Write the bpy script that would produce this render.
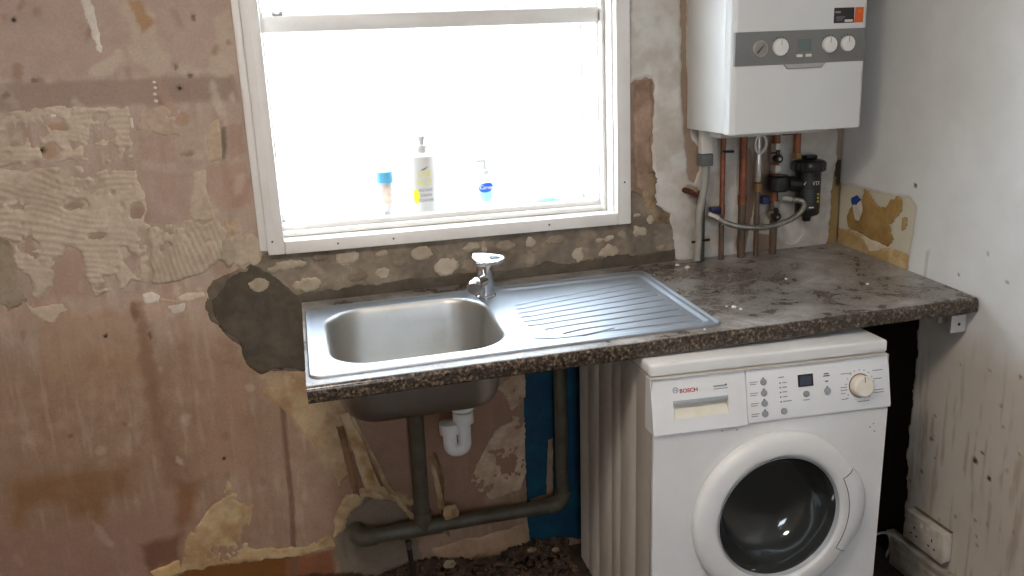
import bpy, bmesh, math, random
import numpy as np
from mathutils import Vector, Matrix, Euler

# ------------------------------------------------------------------ clear
for o in list(bpy.data.objects):
    bpy.data.objects.remove(o, do_unlink=True)
SC = bpy.context.scene
COL = SC.collection
R = math.radians
PI = math.pi
random.seed(7)

# ------------------------------------------------------------------ camera
# metres; x = 0 right wall, y = 0 face of the window wall (room is y < 0), z = 0 floor
cam_d = bpy.data.cameras.new('camera')
cam = bpy.data.objects.new('camera', cam_d)
COL.objects.link(cam)
cam_d.sensor_width = 36.0
cam_d.lens = 859.4012 * 36.0 / 1024.0
cam_d.clip_start = 0.02
YAW, PITCH, ROLL = 0.2346, -0.2577, -0.0431
fw = Vector((math.sin(YAW) * math.cos(PITCH), math.cos(YAW) * math.cos(PITCH), math.sin(PITCH)))
rt = Vector((math.cos(YAW), -math.sin(YAW), 0))
up = rt.cross(fw)
rt2 = rt * math.cos(ROLL) + up * math.sin(ROLL)
up2 = up * math.cos(ROLL) - rt * math.sin(ROLL)
m3 = Matrix((rt2, up2, -fw)).transposed()
cam.matrix_world = Matrix.Translation((-1.6286, -2.3530, 1.5111)) @ m3.to_4x4()
SC.camera = cam

# ------------------------------------------------------------------ light: bright overcast sky through the openings, plus an added fill lamp
SKY = 10.0
world = bpy.data.worlds.new('overcast_sky')
SC.world = world
world.use_nodes = True
bgn = world.node_tree.nodes['Background']
bgn.inputs['Color'].default_value = (0.74, 0.86, 1.0, 1)
bgn.inputs['Strength'].default_value = SKY

SC.view_settings.view_transform = 'Standard'
SC.view_settings.look = 'None'
SC.view_settings.gamma = 1.0
SC.view_settings.use_curve_mapping = False
SC.view_settings.exposure = 0.56

# warm fill lamp added out of view, high above the room
ld = bpy.data.lights.new('added_fill_light', 'AREA')
ld.shape = 'DISK'
ld.size = 0.5
ld.energy = 19.0
ld.color = (1.0, 0.89, 0.78)
lo_ = bpy.data.objects.new('added_fill_light', ld)
COL.objects.link(lo_)
lo_.location = (-1.75, -1.6, 2.36)

# ------------------------------------------------------------------ helpers
def s2l(c):
    c = np.asarray(c, dtype=float) / 255.0
    return np.where(c <= 0.04045, c / 12.92, ((c + 0.055) / 1.055) ** 2.4)

def lin(c):
    v = s2l(c)
    return (float(v[0]), float(v[1]), float(v[2]), 1.0)

def tag(o, label=None, cat=None, group=None, kind=None):
    if label: o['label'] = label
    if cat: o['category'] = cat
    if group: o['group'] = group
    if kind: o['kind'] = kind
    return o

def empty(name, loc=(0, 0, 0), rot=(0, 0, 0), parent=None):
    o = bpy.data.objects.new(name, None)
    o.empty_display_size = 0.05
    COL.objects.link(o)
    o.location = loc
    o.rotation_euler = rot
    if parent: o.parent = parent
    return o

def link_mesh(name, me, mat, parent=None, loc=None, rot=None, smooth=35):
    me.materials.clear()
    if mat: me.materials.append(mat)
    o = bpy.data.objects.new(name, me)
    COL.objects.link(o)
    if parent: o.parent = parent
    if loc is not None: o.location = loc
    if rot is not None: o.rotation_euler = rot
    if smooth:
        me.polygons.foreach_set('use_smooth', [True] * len(me.polygons))
        if smooth < 180:
            me.set_sharp_from_angle(angle=R(smooth))
    return o

def obj(name, bm, mat, parent=None, loc=None, rot=None, smooth=35):
    bmesh.ops.recalc_face_normals(bm, faces=bm.faces[:])
    me = bpy.data.meshes.new(name)
    bm.to_mesh(me)
    bm.free()
    return link_mesh(name, me, mat, parent, loc, rot, smooth)

def B():
    return bmesh.new()

def box(bm, x0, x1, y0, y1, z0, z1, bev=0.0, seg=2):
    t = bmesh.new()
    vs = [t.verts.new((x, y, z)) for x in (x0, x1) for y in (y0, y1) for z in (z0, z1)]
    for f in ((0, 1, 3, 2), (4, 6, 7, 5), (0, 4, 5, 1), (2, 3, 7, 6), (0, 2, 6, 4), (1, 5, 7, 3)):
        t.faces.new([vs[i] for i in f])
    bmesh.ops.recalc_face_normals(t, faces=t.faces[:])
    if bev > 0:
        bmesh.ops.bevel(t, geom=t.edges[:], offset=bev, segments=seg, affect='EDGES', profile=0.5)
    merge(bm, t)
    return bm

def merge(bm, t):
    me = bpy.data.meshes.new('tmp')
    t.to_mesh(me)
    t.free()
    bm.from_mesh(me)
    bpy.data.meshes.remove(me)

def ring_frames(pts):
    pts = [Vector(p) for p in pts]
    out = []
    n = len(pts)
    prev = None
    for i in range(n):
        if i == 0: d = pts[1] - pts[0]
        elif i == n - 1: d = pts[-1] - pts[-2]
        else: d = (pts[i + 1] - pts[i]).normalized() + (pts[i] - pts[i - 1]).normalized()
        d.normalize()
        if prev is None:
            a = Vector((0, 0, 1)) if abs(d.z) < 0.9 else Vector((1, 0, 0))
            u = d.cross(a).normalized()
        else:
            u = (prev - d * prev.dot(d)).normalized()
        prev = u
        out.append((pts[i], u, d.cross(u)))
    return out

def tube(bm, pts, r, n=14, cap=True):
    rs = r if isinstance(r, (list, tuple)) else [r] * len(pts)
    rings = []
    for (p, u, v), q in zip(ring_frames(pts), rs):
        rings.append([bm.verts.new(p + u * (q * math.cos(2 * PI * k / n)) + v * (q * math.sin(2 * PI * k / n))) for k in range(n)])
    for a, b in zip(rings, rings[1:]):
        for k in range(n):
            bm.faces.new((a[k], a[(k + 1) % n], b[(k + 1) % n], b[k]))
    if cap:
        bm.faces.new(rings[0][::-1])
        bm.faces.new(rings[-1])
    return bm

def spline(pts, k=8):
    P = [Vector(p) for p in pts]
    P = [P[0] * 2 - P[1]] + P + [P[-1] * 2 - P[-2]]
    out = []
    for i in range(1, len(P) - 2):
        a, b, c, d = P[i - 1:i + 3]
        for j in range(k):
            t = j / k
            out.append(0.5 * ((2 * b) + (c - a) * t + (2 * a - 5 * b + 4 * c - d) * t * t + (3 * b - a - 3 * c + d) * t ** 3))
    out.append(P[-2])
    return out

def bend(pts, rad, k=6):
    """polyline with rounded corners"""
    P = [Vector(p) for p in pts]
    out = [P[0]]
    for i in range(1, len(P) - 1):
        a = (P[i - 1] - P[i]).normalized()
        b = (P[i + 1] - P[i]).normalized()
        s, e = P[i] + a * rad, P[i] + b * rad
        for j in range(k + 1):
            t = j / k
            out.append(s * (1 - t) ** 2 + P[i] * 2 * t * (1 - t) + e * t * t)
    out.append(P[-1])
    return out

def lathe(bm, prof, n=32, axis='Z', c=(0, 0, 0), cap=True, a0=0.0, a1=2 * PI):
    """prof = [(radius, height)] along the axis"""
    full = abs(a1 - a0 - 2 * PI) < 1e-6
    c = Vector(c)
    m = n if full else n + 1
    rings = []
    for r, h in prof:
        ring = []
        for k in range(m):
            a = a0 + (a1 - a0) * k / n
            x, y = r * math.cos(a), r * math.sin(a)
            p = {'Z': (x, y, h), 'Y': (x, h, y), 'X': (h, x, y)}[axis]
            ring.append(bm.verts.new(c + Vector(p)))
        rings.append(ring)
    for a, b in zip(rings, rings[1:]):
        for k in range(n):
            j = (k + 1) % m
            bm.faces.new((a[k], a[j], b[j], b[k]))
    if cap and full:
        if prof[0][0] > 1e-5: bm.faces.new(rings[0])
        if prof[-1][0] > 1e-5: bm.faces.new(rings[-1])
    return bm

def prism(bm, poly, d0, d1, plane='XZ', bev=0.0, seg=2):
    """extrude a 2d outline between depths d0 and d1 across the plane"""
    t = bmesh.new()
    def P(a, b, d):
        return {'XZ': (a, d, b), 'XY': (a, b, d), 'YZ': (d, a, b)}[plane]
    A = [t.verts.new(P(a, b, d0)) for a, b in poly]
    C = [t.verts.new(P(a, b, d1)) for a, b in poly]
    t.faces.new(A)
    t.faces.new(C)
    n = len(poly)
    for i in range(n):
        t.faces.new((A[i], A[(i + 1) % n], C[(i + 1) % n], C[i]))
    bmesh.ops.recalc_face_normals(t, faces=t.faces[:])
    if bev > 0:
        sh = [e for e in t.edges if e.calc_face_angle(0) > 0.6]
        bmesh.ops.bevel(t, geom=sh, offset=bev, segments=seg, affect='EDGES', profile=0.5)
    merge(bm, t)
    return bm

def rrect(x0, x1, y0, y1, r, k=6):
    out = []
    for cx, cy, a in ((x1 - r, y1 - r, 0), (x0 + r, y1 - r, 90), (x0 + r, y0 + r, 180), (x1 - r, y0 + r, 270)):
        for j in range(k + 1):
            t = R(a + 90 * j / k)
            out.append((cx + r * math.cos(t), cy + r * math.sin(t)))
    return out

def text_mesh(body, size, extrude=0.0003, align='CENTER', shear=0.0, space=1.0, width=None, bold=0.0):
    cu = bpy.data.curves.new('txt', 'FONT')
    cu.body = body
    cu.size = size
    cu.extrude = extrude
    cu.align_x = align
    cu.align_y = 'CENTER'
    cu.shear = shear
    cu.space_character = space
    cu.resolution_u = 3
    cu.offset = bold
    ob = bpy.data.objects.new('txt', cu)
    COL.objects.link(ob)
    bpy.context.view_layer.update()
    dg = bpy.context.evaluated_depsgraph_get()
    me = bpy.data.meshes.new_from_object(ob.evaluated_get(dg))
    bpy.data.objects.remove(ob, do_unlink=True)
    bpy.data.curves.remove(cu)
    if width and len(me.vertices):
        xs = [v.co.x for v in me.vertices]
        k = width / (max(xs) - min(xs))
        for v in me.vertices: v.co.x *= k
    return me

# ------------------------------------------------------------------ noise on arrays
def vnoise(x, y, seed=0):
    xi, yi = np.floor(x), np.floor(y)
    fx, fy = x - xi, y - yi
    fx, fy = fx * fx * (3 - 2 * fx), fy * fy * (3 - 2 * fy)
    def h(a, b):
        v = np.sin(a * 127.1 + b * 311.7 + seed * 74.7) * 43758.5453
        return v - np.floor(v)
    return (h(xi, yi) * (1 - fx) + h(xi + 1, yi) * fx) * (1 - fy) + (h(xi, yi + 1) * (1 - fx) + h(xi + 1, yi + 1) * fx) * fy

def fbm(x, y, scale, seed=0, oct=4):
    s, a, t = 0, 0.5, 0
    f = 1.0 / scale
    for i in range(oct):
        s = s + a * vnoise(x * f + 13.7 * i, y * f - 7.3 * i, seed + i)
        t += a
        a *= 0.55
        f *= 2.03
    return s / t          # about 0..1, mean 0.5

def sdpoly(x, y, poly):
    """signed distance, positive inside"""
    d = np.full(x.shape, 1e9)
    ins = np.zeros(x.shape, dtype=bool)
    n = len(poly)
    for i in range(n):
        x0, y0 = poly[i]
        x1, y1 = poly[(i + 1) % n]
        ex, ey = x1 - x0, y1 - y0
        L = ex * ex + ey * ey + 1e-12
        t = np.clip(((x - x0) * ex + (y - y0) * ey) / L, 0, 1)
        d = np.minimum(d, (x - x0 - t * ex) ** 2 + (y - y0 - t * ey) ** 2)
        if abs(ey) > 1e-12:
            c = ((y0 > y) != (y1 > y)) & (x < x0 + (y - y0) / ey * ex)
            ins ^= c
    return np.where(ins, 1, -1) * np.sqrt(d)

def ell(cx, cy, rx, ry, rot=0.0, n=14):
    c, s = math.cos(rot), math.sin(rot)
    return [(cx + rx * math.cos(2 * PI * k / n) * c - ry * math.sin(2 * PI * k / n) * s,
             cy + rx * math.cos(2 * PI * k / n) * s + ry * math.sin(2 * PI * k / n) * c) for k in range(n)]

def paint(col, U, V, poly, rgb, a=1.0, soft=0.004, amp=0.006, sc=0.03, seed=0):
    """blend a stain or a flat coat of another colour into the plaster colours"""
    P = np.array(poly)
    mg = amp * 2 + soft * 2
    k = (U > P[:, 0].min() - mg) & (U < P[:, 0].max() + mg) & (V > P[:, 1].min() - mg) & (V < P[:, 1].max() + mg)
    if not k.any(): return
    u, v = U[k], V[k]
    sd = sdpoly(u, v, poly) + (fbm(u, v, sc, seed + 50) - 0.5) * 4 * amp
    m = (np.clip(sd / soft + 0.5, 0, 1) * a)[:, None]
    col[k] = col[k] * (1 - m) + np.array(rgb, dtype=float)[None, :] * m

def relief_back(u, v):
    return (fbm(u, v, 0.35, 3, 3) - 0.5) * 0.004 + (fbm(u, v, 0.05, 9, 3) - 0.5) * 0.0016

def set_col(me, col):
    at = me.color_attributes.new('Col', 'FLOAT_COLOR', 'POINT')
    rgba = np.ones((len(col), 4), dtype=np.float32)
    rgba[:, :3] = s2l(np.clip(col, 0, 255))
    at.data.foreach_set('color', rgba.ravel())

def grid_mesh(name, co, keep, nu, nv):
    """co (nu*nv,3), keep (nu-1,nv-1) bool"""
    ii, jj = np.nonzero(keep)
    a = ii * nv + jj
    f = np.stack([a, a + nv, a + nv + 1, a + 1], 1)
    used = np.unique(f)
    remap = np.full(nu * nv, -1)
    remap[used] = np.arange(len(used))
    f = remap[f]
    me = bpy.data.meshes.new(name)
    me.vertices.add(len(used))
    me.vertices.foreach_set('co', co[used].astype(np.float32).ravel())
    me.loops.add(f.size)
    me.loops.foreach_set('vertex_index', f.ravel().astype(np.int32))
    me.polygons.add(len(f))
    me.polygons.foreach_set('loop_start', np.arange(0, f.size, 4, dtype=np.int32))
    me.update(calc_edges=True)
    me.validate()
    return me, used

def patch(name, poly, h, rgb, parent, wall='back', res=0.004, amp=0.006, sc=0.03, slope=0.8, rough=0.0006,
          ridges=None, holes=(), mott=10, rgb2=None, seed=0, mat=None, wear=0.0):
    """a raised coat on a wall: its outline frays, its edge slopes down into the wall"""
    P = np.array(poly)
    mg = amp * 2 + res * 2
    u0, v0 = P.min(0) - mg
    u1, v1 = P.max(0) + mg
    us = np.arange(u0, u1 + res, res)
    vs = np.arange(v0, v1 + res, res)
    U, V = np.meshgrid(us, vs, indexing='ij')
    nz = (fbm(U, V, sc, seed + 50) - 0.5) * 4 * amp
    sd = sdpoly(U, V, poly) + nz
    for hp in holes:
        sd = np.minimum(sd, -(sdpoly(U, V, hp) + nz * 0.7))
    if wear:      # scraped through in places, most near the edge
        w = fbm(U, V, 0.07, seed + 31, 5) * .75 + fbm(U, V, .016, seed + 33, 3) * .25
        sd = np.minimum(sd, (w - wear) * 0.10 + np.clip(sd, 0, .03) * .05)
    lo = -res * 1.6 * slope
    H = np.clip(sd * slope, lo, h)
    fac = np.clip(H / h, 0, 1)
    H = H + (fbm(U, V, 0.018, seed + 7) - 0.5) * 2 * rough * fac
    col = np.array(rgb, float)[None, :] + ((fbm(U, V, 0.09, seed + 3) - 0.5) * 2 * mott * 1.6 + (fbm(U, V, 0.014, seed + 5, 3) - 0.5) * 2 * mott).ravel()[:, None]
    if rgb2 is not None:
        t = np.clip((fbm(U, V, 0.06, seed + 11) - 0.42) * 4, 0, 1).ravel()[:, None]
        col = col * (1 - t) + (col + np.array(rgb2, float) - np.array(rgb, float)) * t
    if ridges:
        ang, sp, am = ridges
        wob = (fbm(U, V, 0.12, seed + 21, 2) - 0.5) * 0.05
        s = (U * math.cos(ang) + V * math.sin(ang) + wob) / sp
        k = 0.5 + 0.5 * np.sin(2 * PI * s)
        on = np.clip((fbm(U, V, 0.1, seed + 23, 2) - 0.25) * 4, 0, 1)
        H = H + (k - 0.5) * am * fac * on
        col = col - ((.8 - k) * on * 16).ravel()[:, None] * np.array([0.7, 1.0, 1.05])[None, :]
    base = relief_back(U, V) if wall == 'back' else 0
    D = (H + base).ravel()
    if wall == 'back': co = np.stack([U.ravel(), -D, V.ravel()], 1)
    else: co = np.stack([-D, U.ravel(), V.ravel()], 1)
    ins = sd > 0
    keep = ins[:-1, :-1] | ins[1:, :-1] | ins[:-1, 1:] | ins[1:, 1:]
    if not keep.any(): return None
    if wall != 'back': keep_flip = True
    me, used = grid_mesh(name, co, keep, len(us), len(vs))
    set_col(me, col[used])
    return link_mesh(name, me, mat or M['plaster'], parent, smooth=180)

# ------------------------------------------------------------------ materials
M = {}
def node_mat(name):
    m = bpy.data.materials.new(name)
    m.use_nodes = True
    nt = m.node_tree
    return m, nt, nt.nodes['Principled BSDF']

def mixc(nt, fac, a, b, mode='MIX'):
    n = nt.nodes.new('ShaderNodeMix')
    n.data_type = 'RGBA'
    n.blend_type = mode
    for sock, val in ((n.inputs[0], fac), (n.inputs[6], a), (n.inputs[7], b)):
        if hasattr(val, 'is_output') or isinstance(val, bpy.types.NodeSocket): nt.links.new(val, sock)
        else: sock.default_value = val
    return n.outputs[2]

def noise(nt, scale, detail=4, rough=0.6, dist=0.0, vec=None):
    n = nt.nodes.new('ShaderNodeTexNoise')
    n.inputs['Scale'].default_value = scale
    n.inputs['Detail'].default_value = detail
    n.inputs['Roughness'].default_value = rough
    n.inputs['Distortion'].default_value = dist
    if vec is not None: nt.links.new(vec, n.inputs['Vector'])
    return n.outputs['Fac']

def ramp(nt, fac, stops):
    n = nt.nodes.new('ShaderNodeValToRGB')
    e = n.color_ramp.elements
    while len(e) < len(stops): e.new(0.5)
    for el, (p, c) in zip(e, stops):
        el.position = p
        el.color = c if len(c) == 4 else (*c, 1)
    nt.links.new(fac, n.inputs[0])
    return n.outputs[0]

def coords(nt, kind='Object', scale=(1, 1, 1)):
    t = nt.nodes.new('ShaderNodeTexCoord')
    mp = nt.nodes.new('ShaderNodeMapping')
    mp.inputs['Scale'].default_value = scale
    nt.links.new(t.outputs[kind], mp.inputs['Vector'])
    return mp.outputs[0]

def bump(nt, bsdf, h, strength=0.3, dist=0.002):
    b = nt.nodes.new('ShaderNodeBump')
    b.inputs['Strength'].default_value = strength
    b.inputs['Distance'].default_value = dist
    nt.links.new(h, b.inputs['Height'])
    nt.links.new(b.outputs[0], bsdf.inputs['Normal'])

def simple(name, rgb, rough=0.5, metal=0.0, rgb2=None, nscale=30, amount=0.5, bmp=0.0, coat=0.0, spec=0.5, lo=0.4, hi=0.65):
    m, nt, b = node_mat(name)
    b.inputs['Roughness'].default_value = rough
    b.inputs['Metallic'].default_value = metal
    b.inputs['Coat Weight'].default_value = coat
    b.inputs['Specular IOR Level'].default_value = spec
    v = coords(nt)
    n = noise(nt, nscale, 5, 0.6, 0.0, v)
    c2 = rgb2 or tuple(max(0, x - 10) for x in rgb)
    f = ramp(nt, n, [(lo, (0, 0, 0)), (hi, (amount, amount, amount))])
    nt.links.new(mixc(nt, f, lin(rgb), lin(c2)), b.inputs['Base Color'])
    if bmp: bump(nt, b, noise(nt, nscale * 4, 3, 0.6, 0, v), bmp, 0.001)
    M[name] = m
    return m

# plaster: colour of each coat and stain comes from the coat itself, grain from noise
m, nt, b = node_mat('plaster')
at = nt.nodes.new('ShaderNodeAttribute')
at.attribute_name = 'Col'
v = coords(nt)
n1 = noise(nt, 140, 5, 0.65, 0, v)
n2 = noise(nt, 22, 4, 0.6, 0.4, v)
g = ramp(nt, n1, [(0.25, (0.88, 0.875, 0.87)), (0.75, (1.09, 1.09, 1.09))])
g2 = ramp(nt, n2, [(0.3, (0.93, 0.925, 0.915)), (0.7, (1.05, 1.05, 1.05))])
c = mixc(nt, 1.0, at.outputs['Color'], g, 'MULTIPLY')
c = mixc(nt, 1.0, c, g2, 'MULTIPLY')
nt.links.new(c, b.inputs['Base Color'])
b.inputs['Roughness'].default_value = 0.9
b.inputs['Specular IOR Level'].default_value = 0.2
bump(nt, b, n1, 0.35, 0.0015)
M['plaster'] = m

# painted plaster, slight sheen
m, nt, b = node_mat('paint')
at = nt.nodes.new('ShaderNodeAttribute')
at.attribute_name = 'Col'
v = coords(nt)
n2 = noise(nt, 9, 5, 0.6, 0.3, v)
g2 = ramp(nt, n2, [(0.3, (0.94, 0.94, 0.935)), (0.7, (1.03, 1.03, 1.03))])
c = mixc(nt, 1.0, at.outputs['Color'], g2, 'MULTIPLY')
nt.links.new(c, b.inputs['Base Color'])
b.inputs['Roughness'].default_value = 0.5
b.inputs['Specular IOR Level'].default_value = 0.35
bump(nt, b, noise(nt, 60, 4, 0.6, 0, v), 0.12, 0.0015)
M['paint'] = m

simple('white_gloss', (230, 226, 220), 0.35, rgb2=(218, 211, 202), nscale=10, amount=0.6)
simple('sill_white', (228, 226, 222), 0.5, rgb2=(210, 206, 200), nscale=12)
simple('enamel', (228, 229, 229), 0.28, rgb2=(219, 219, 216), nscale=5, amount=0.8)
simple('enamel_side', (206, 202, 194), 0.34, rgb2=(192, 184, 172), nscale=5, amount=0.8)
simple('panel_white', (229, 231, 232), 0.33, rgb2=(222, 223, 222), nscale=6, amount=0.6)
simple('boiler_white', (222, 222, 219), 0.3, rgb2=(216, 215, 211), nscale=4, amount=0.5)
simple('boiler_grey', (122, 121, 119), 0.4, rgb2=(112, 111, 110), nscale=8)
simple('knob_white', (232, 230, 224), 0.35)
simple('cream_dirt', (222, 218, 204), 0.5, rgb2=(208, 200, 178), nscale=25)
simple('button_grey', (150, 155, 160), 0.4)
simple('light_grey', (172, 178, 184), 0.4)
simple('dark_plastic', (18, 18, 19), 0.35)
simple('print_dark', (70, 72, 76), 0.6)
simple('print_grey', (138, 142, 148), 0.6)
simple('print_red', (178, 28, 42), 0.5)
simple('print_white', (215, 215, 212), 0.6)
simple('print_yellow', (205, 190, 40), 0.6)
simple('seam', (70, 68, 66), 0.7)
simple('lcd', (105, 118, 116), 0.15)
simple('display_black', (22, 25, 32), 0.12)
simple('orange', (222, 98, 38), 0.5)
simple('sticker_dark', (38, 36, 34), 0.45)
simple('copper', (154, 96, 72), 0.5, 0.7, rgb2=(100, 64, 50), nscale=26, amount=0.8)
simple('copper_dirty', (110, 84, 68), 0.6, 0.4, rgb2=(84, 84, 74), nscale=30, amount=0.9, bmp=0.2)
simple('pipe_green', (86, 92, 84), 0.7, 0.1, rgb2=(70, 66, 58), nscale=30, amount=0.8)
simple('brass', (160, 134, 88), 0.35, 0.85, rgb2=(120, 104, 76), nscale=40)
simple('nickel', (188, 184, 178), 0.28, 0.9, rgb2=(140, 134, 124), nscale=40)
simple('braid', (150, 147, 140), 0.42, 0.75, rgb2=(104, 102, 96), nscale=220, amount=1.0, bmp=0.6)
simple('blue_plastic', (26, 32, 72), 0.45)
simple('pvc_white', (208, 205, 198), 0.42, rgb2=(188, 182, 170), nscale=18)
simple('pvc_grey_light', (148, 144, 136), 0.5, rgb2=(140, 134, 124), nscale=20, amount=0.8)
simple('conduit_grey', (98, 102, 100), 0.5)
simple('waste_grey', (90, 85, 71), 0.48, rgb2=(72, 65, 53), nscale=16, amount=0.9, bmp=0.06)
simple('dirt', (66, 50, 38), 0.95, rgb2=(36, 27, 20), nscale=14, amount=1.0, bmp=0.8)
simple('rubble_brown', (84, 64, 50), 0.95, rgb2=(48, 38, 30), nscale=30, amount=1.0, bmp=0.5)
simple('rubble_pale', (168, 150, 128), 0.95, rgb2=(130, 112, 92), nscale=30, amount=1.0, bmp=0.5)
simple('paper', (196, 170, 132), 0.85, rgb2=(150, 112, 70), nscale=16, amount=0.9)
simple('paper_dark', (140, 106, 76), 0.85, rgb2=(104, 74, 50), nscale=16, amount=0.9)
simple('iron', (48, 46, 44), 0.5, 0.5)
simple('socket_white', (205, 198, 188), 0.45, rgb2=(176, 164, 148), nscale=30, amount=0.8)
simple('grime', (120, 96, 72), 0.8, rgb2=(84, 66, 48), nscale=40)
simple('skirt_white', (190, 184, 174), 0.55, rgb2=(150, 138, 122), nscale=24, amount=0.9, bmp=0.1)
simple('label_orange', (216, 188, 166), 0.6, rgb2=(214, 210, 206), nscale=60, amount=1.0)
simple('soap_teal', (168, 220, 214), 0.25)
simple('soap_blue', (30, 96, 220), 0.35)
simple('concrete', (190, 188, 182), 0.95, rgb2=(168, 164, 156), nscale=3)
simple('ceiling_white', (226, 222, 214), 0.9)
simple('drum_metal', (120, 122, 122), 0.3, 0.9)
simple('rust', (84, 40, 24), 0.9)
simple('chrome', (214, 216, 220), 0.08, 1.0, amount=0.1)

# stainless steel, brushed along its length
def steel(name, base, r0, r1, dirt=0.25):
    m, nt, b = node_mat(name)
    b.inputs['Metallic'].default_value = 1.0
    v = coords(nt, 'Object', (1.0, 1.0, 1.0))
    vb = coords(nt, 'Object', (6, 260, 260))
    n = noise(nt, 3.0, 3, 0.6, 0, vb)
    d = noise(nt, 9, 5, 0.65, 0.3, v)
    nt.links.new(mixc(nt, ramp(nt, d, [(0.45, (0, 0, 0)), (0.8, (dirt, dirt, dirt))]), lin(base), lin((150, 138, 120))), b.inputs['Base Color'])
    mr = nt.nodes.new('ShaderNodeMapRange')
    nt.links.new(d, mr.inputs[0])
    mr.inputs[1].default_value = 0.3
    mr.inputs[2].default_value = 0.75
    mr.inputs[3].default_value = r0
    mr.inputs[4].default_value = r1
    nt.links.new(mr.outputs[0], b.inputs['Roughness'])
    M[name] = m
steel('steel', (172, 177, 184), 0.44, 0.54, 0.15)
steel('steel_bowl', (184, 182, 178), 0.38, 0.5, 0.35)

# speckled granite-look laminate under plaster dust
m, nt, b = node_mat('laminate')
v = coords(nt)
n1 = noise(nt, 120, 3, 0.6, 0.3, v)
n2 = noise(nt, 62, 4, 0.6, 0.5, v)
c = ramp(nt, n1, [(0.36, lin((34, 29, 26))), (0.47, lin((66, 56, 48))), (0.57, lin((100, 86, 72))), (0.68, lin((142, 126, 106)))])
k = ramp(nt, n2, [(0.45, (0, 0, 0)), (0.60, (0.85, 0.85, 0.85))])
c = mixc(nt, k, c, lin((46, 40, 37)))
n3 = noise(nt, 2.6, 7, 0.66, 0.8, v)
n4 = noise(nt, 11, 6, 0.72, 1.4, v)
geo = nt.nodes.new('ShaderNodeNewGeometry')
sep = nt.nodes.new('ShaderNodeSeparateXYZ')
nt.links.new(geo.outputs['True Normal'], sep.inputs[0])
upw = ramp(nt, sep.outputs['Z'], [(0.86, (0, 0, 0)), (0.99, (1, 1, 1))])
dust = ramp(nt, n3, [(0.42, (0.22, 0.22, 0.22)), (0.57, (1, 1, 1))])
dust2 = ramp(nt, n4, [(0.40, (0.35, 0.35, 0.35)), (0.56, (0.95, 0.95, 0.95))])
dm = mixc(nt, 1.0, mixc(nt, 1.0, dust, dust2, 'MULTIPLY'), upw, 'MULTIPLY')
c = mixc(nt, dm, c, lin((172, 166, 160)))
nt.links.new(c, b.inputs['Base Color'])
rr = ramp(nt, dm, [(0.0, (0.22, 0.22, 0.22)), (0.7, (0.42, 0.42, 0.42))])
nt.links.new(rr, b.inputs['Roughness'])
M['laminate'] = m

# thin window glass: sees through, reflects a little
m, nt, b = node_mat('pane_glass')
out = nt.nodes['Material Output']
tr = nt.nodes.new('ShaderNodeBsdfTransparent')
tr.inputs[0].default_value = (0.97, 0.98, 0.98, 1)
gl = nt.nodes.new('ShaderNodeBsdfGlossy')
gl.inputs['Roughness'].default_value = 0.02
mx = nt.nodes.new('ShaderNodeMixShader')
mx.inputs[0].default_value = 0.05
nt.links.new(tr.outputs[0], mx.inputs[1])
nt.links.new(gl.outputs[0], mx.inputs[2])
tl = nt.nodes.new('ShaderNodeBsdfTranslucent')      # faint veil added to give the panes a hazy glow
tl.inputs[0].default_value = (0.9, 0.9, 0.9, 1)
mx2 = nt.nodes.new('ShaderNodeMixShader')
mx2.inputs[0].default_value = 0.012
nt.links.new(mx.outputs[0], mx2.inputs[1])
nt.links.new(tl.outputs[0], mx2.inputs[2])
nt.links.new(mx2.outputs[0], out.inputs[0])
M['pane_glass'] = m

# thin plastic that light shines through
def plastic(name, rgb, k=0.5):
    m, nt, b = node_mat(name)
    b.inputs['Base Color'].default_value = lin(rgb)
    b.inputs['Roughness'].default_value = 0.4
    t = nt.nodes.new('ShaderNodeBsdfTranslucent')
    t.inputs[0].default_value = lin(rgb)
    mx = nt.nodes.new('ShaderNodeMixShader')
    mx.inputs[0].default_value = k
    nt.links.new(b.outputs[0], mx.inputs[1])
    nt.links.new(t.outputs[0], mx.inputs[2])
    nt.links.new(mx.outputs[0], nt.nodes['Material Output'].inputs[0])
    M[name] = m
plastic('bottle_white', (206, 203, 199), .04)
plastic('cap_blue', (92, 172, 208), .05)
plastic('bottle_grey', (196, 194, 194), .06)
plastic('sponge_green', (150, 205, 172), .1)
plastic('soap_clear', (244, 250, 249), .6)

# smoked door glass of the machine
m, nt, b = node_mat('door_glass')
b.inputs['Base Color'].default_value = lin((52, 55, 54))
b.inputs['Roughness'].default_value = 0.10
b.inputs['Coat Weight'].default_value = 0.6
b.inputs['Coat Roughness'].default_value = 0.04
M['door_glass'] = m


# ================================================================== SETTING
WX0, WX1, WZ0, WZ1 = -1.708, -0.738, 1.062, 2.02      # clear opening in the wall
XL, YF, ZC = -3.3, -4.2, 2.45                          # far side wall, wall behind the viewer, ceiling
TH = 0.36                                              # thickness of the window wall

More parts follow.
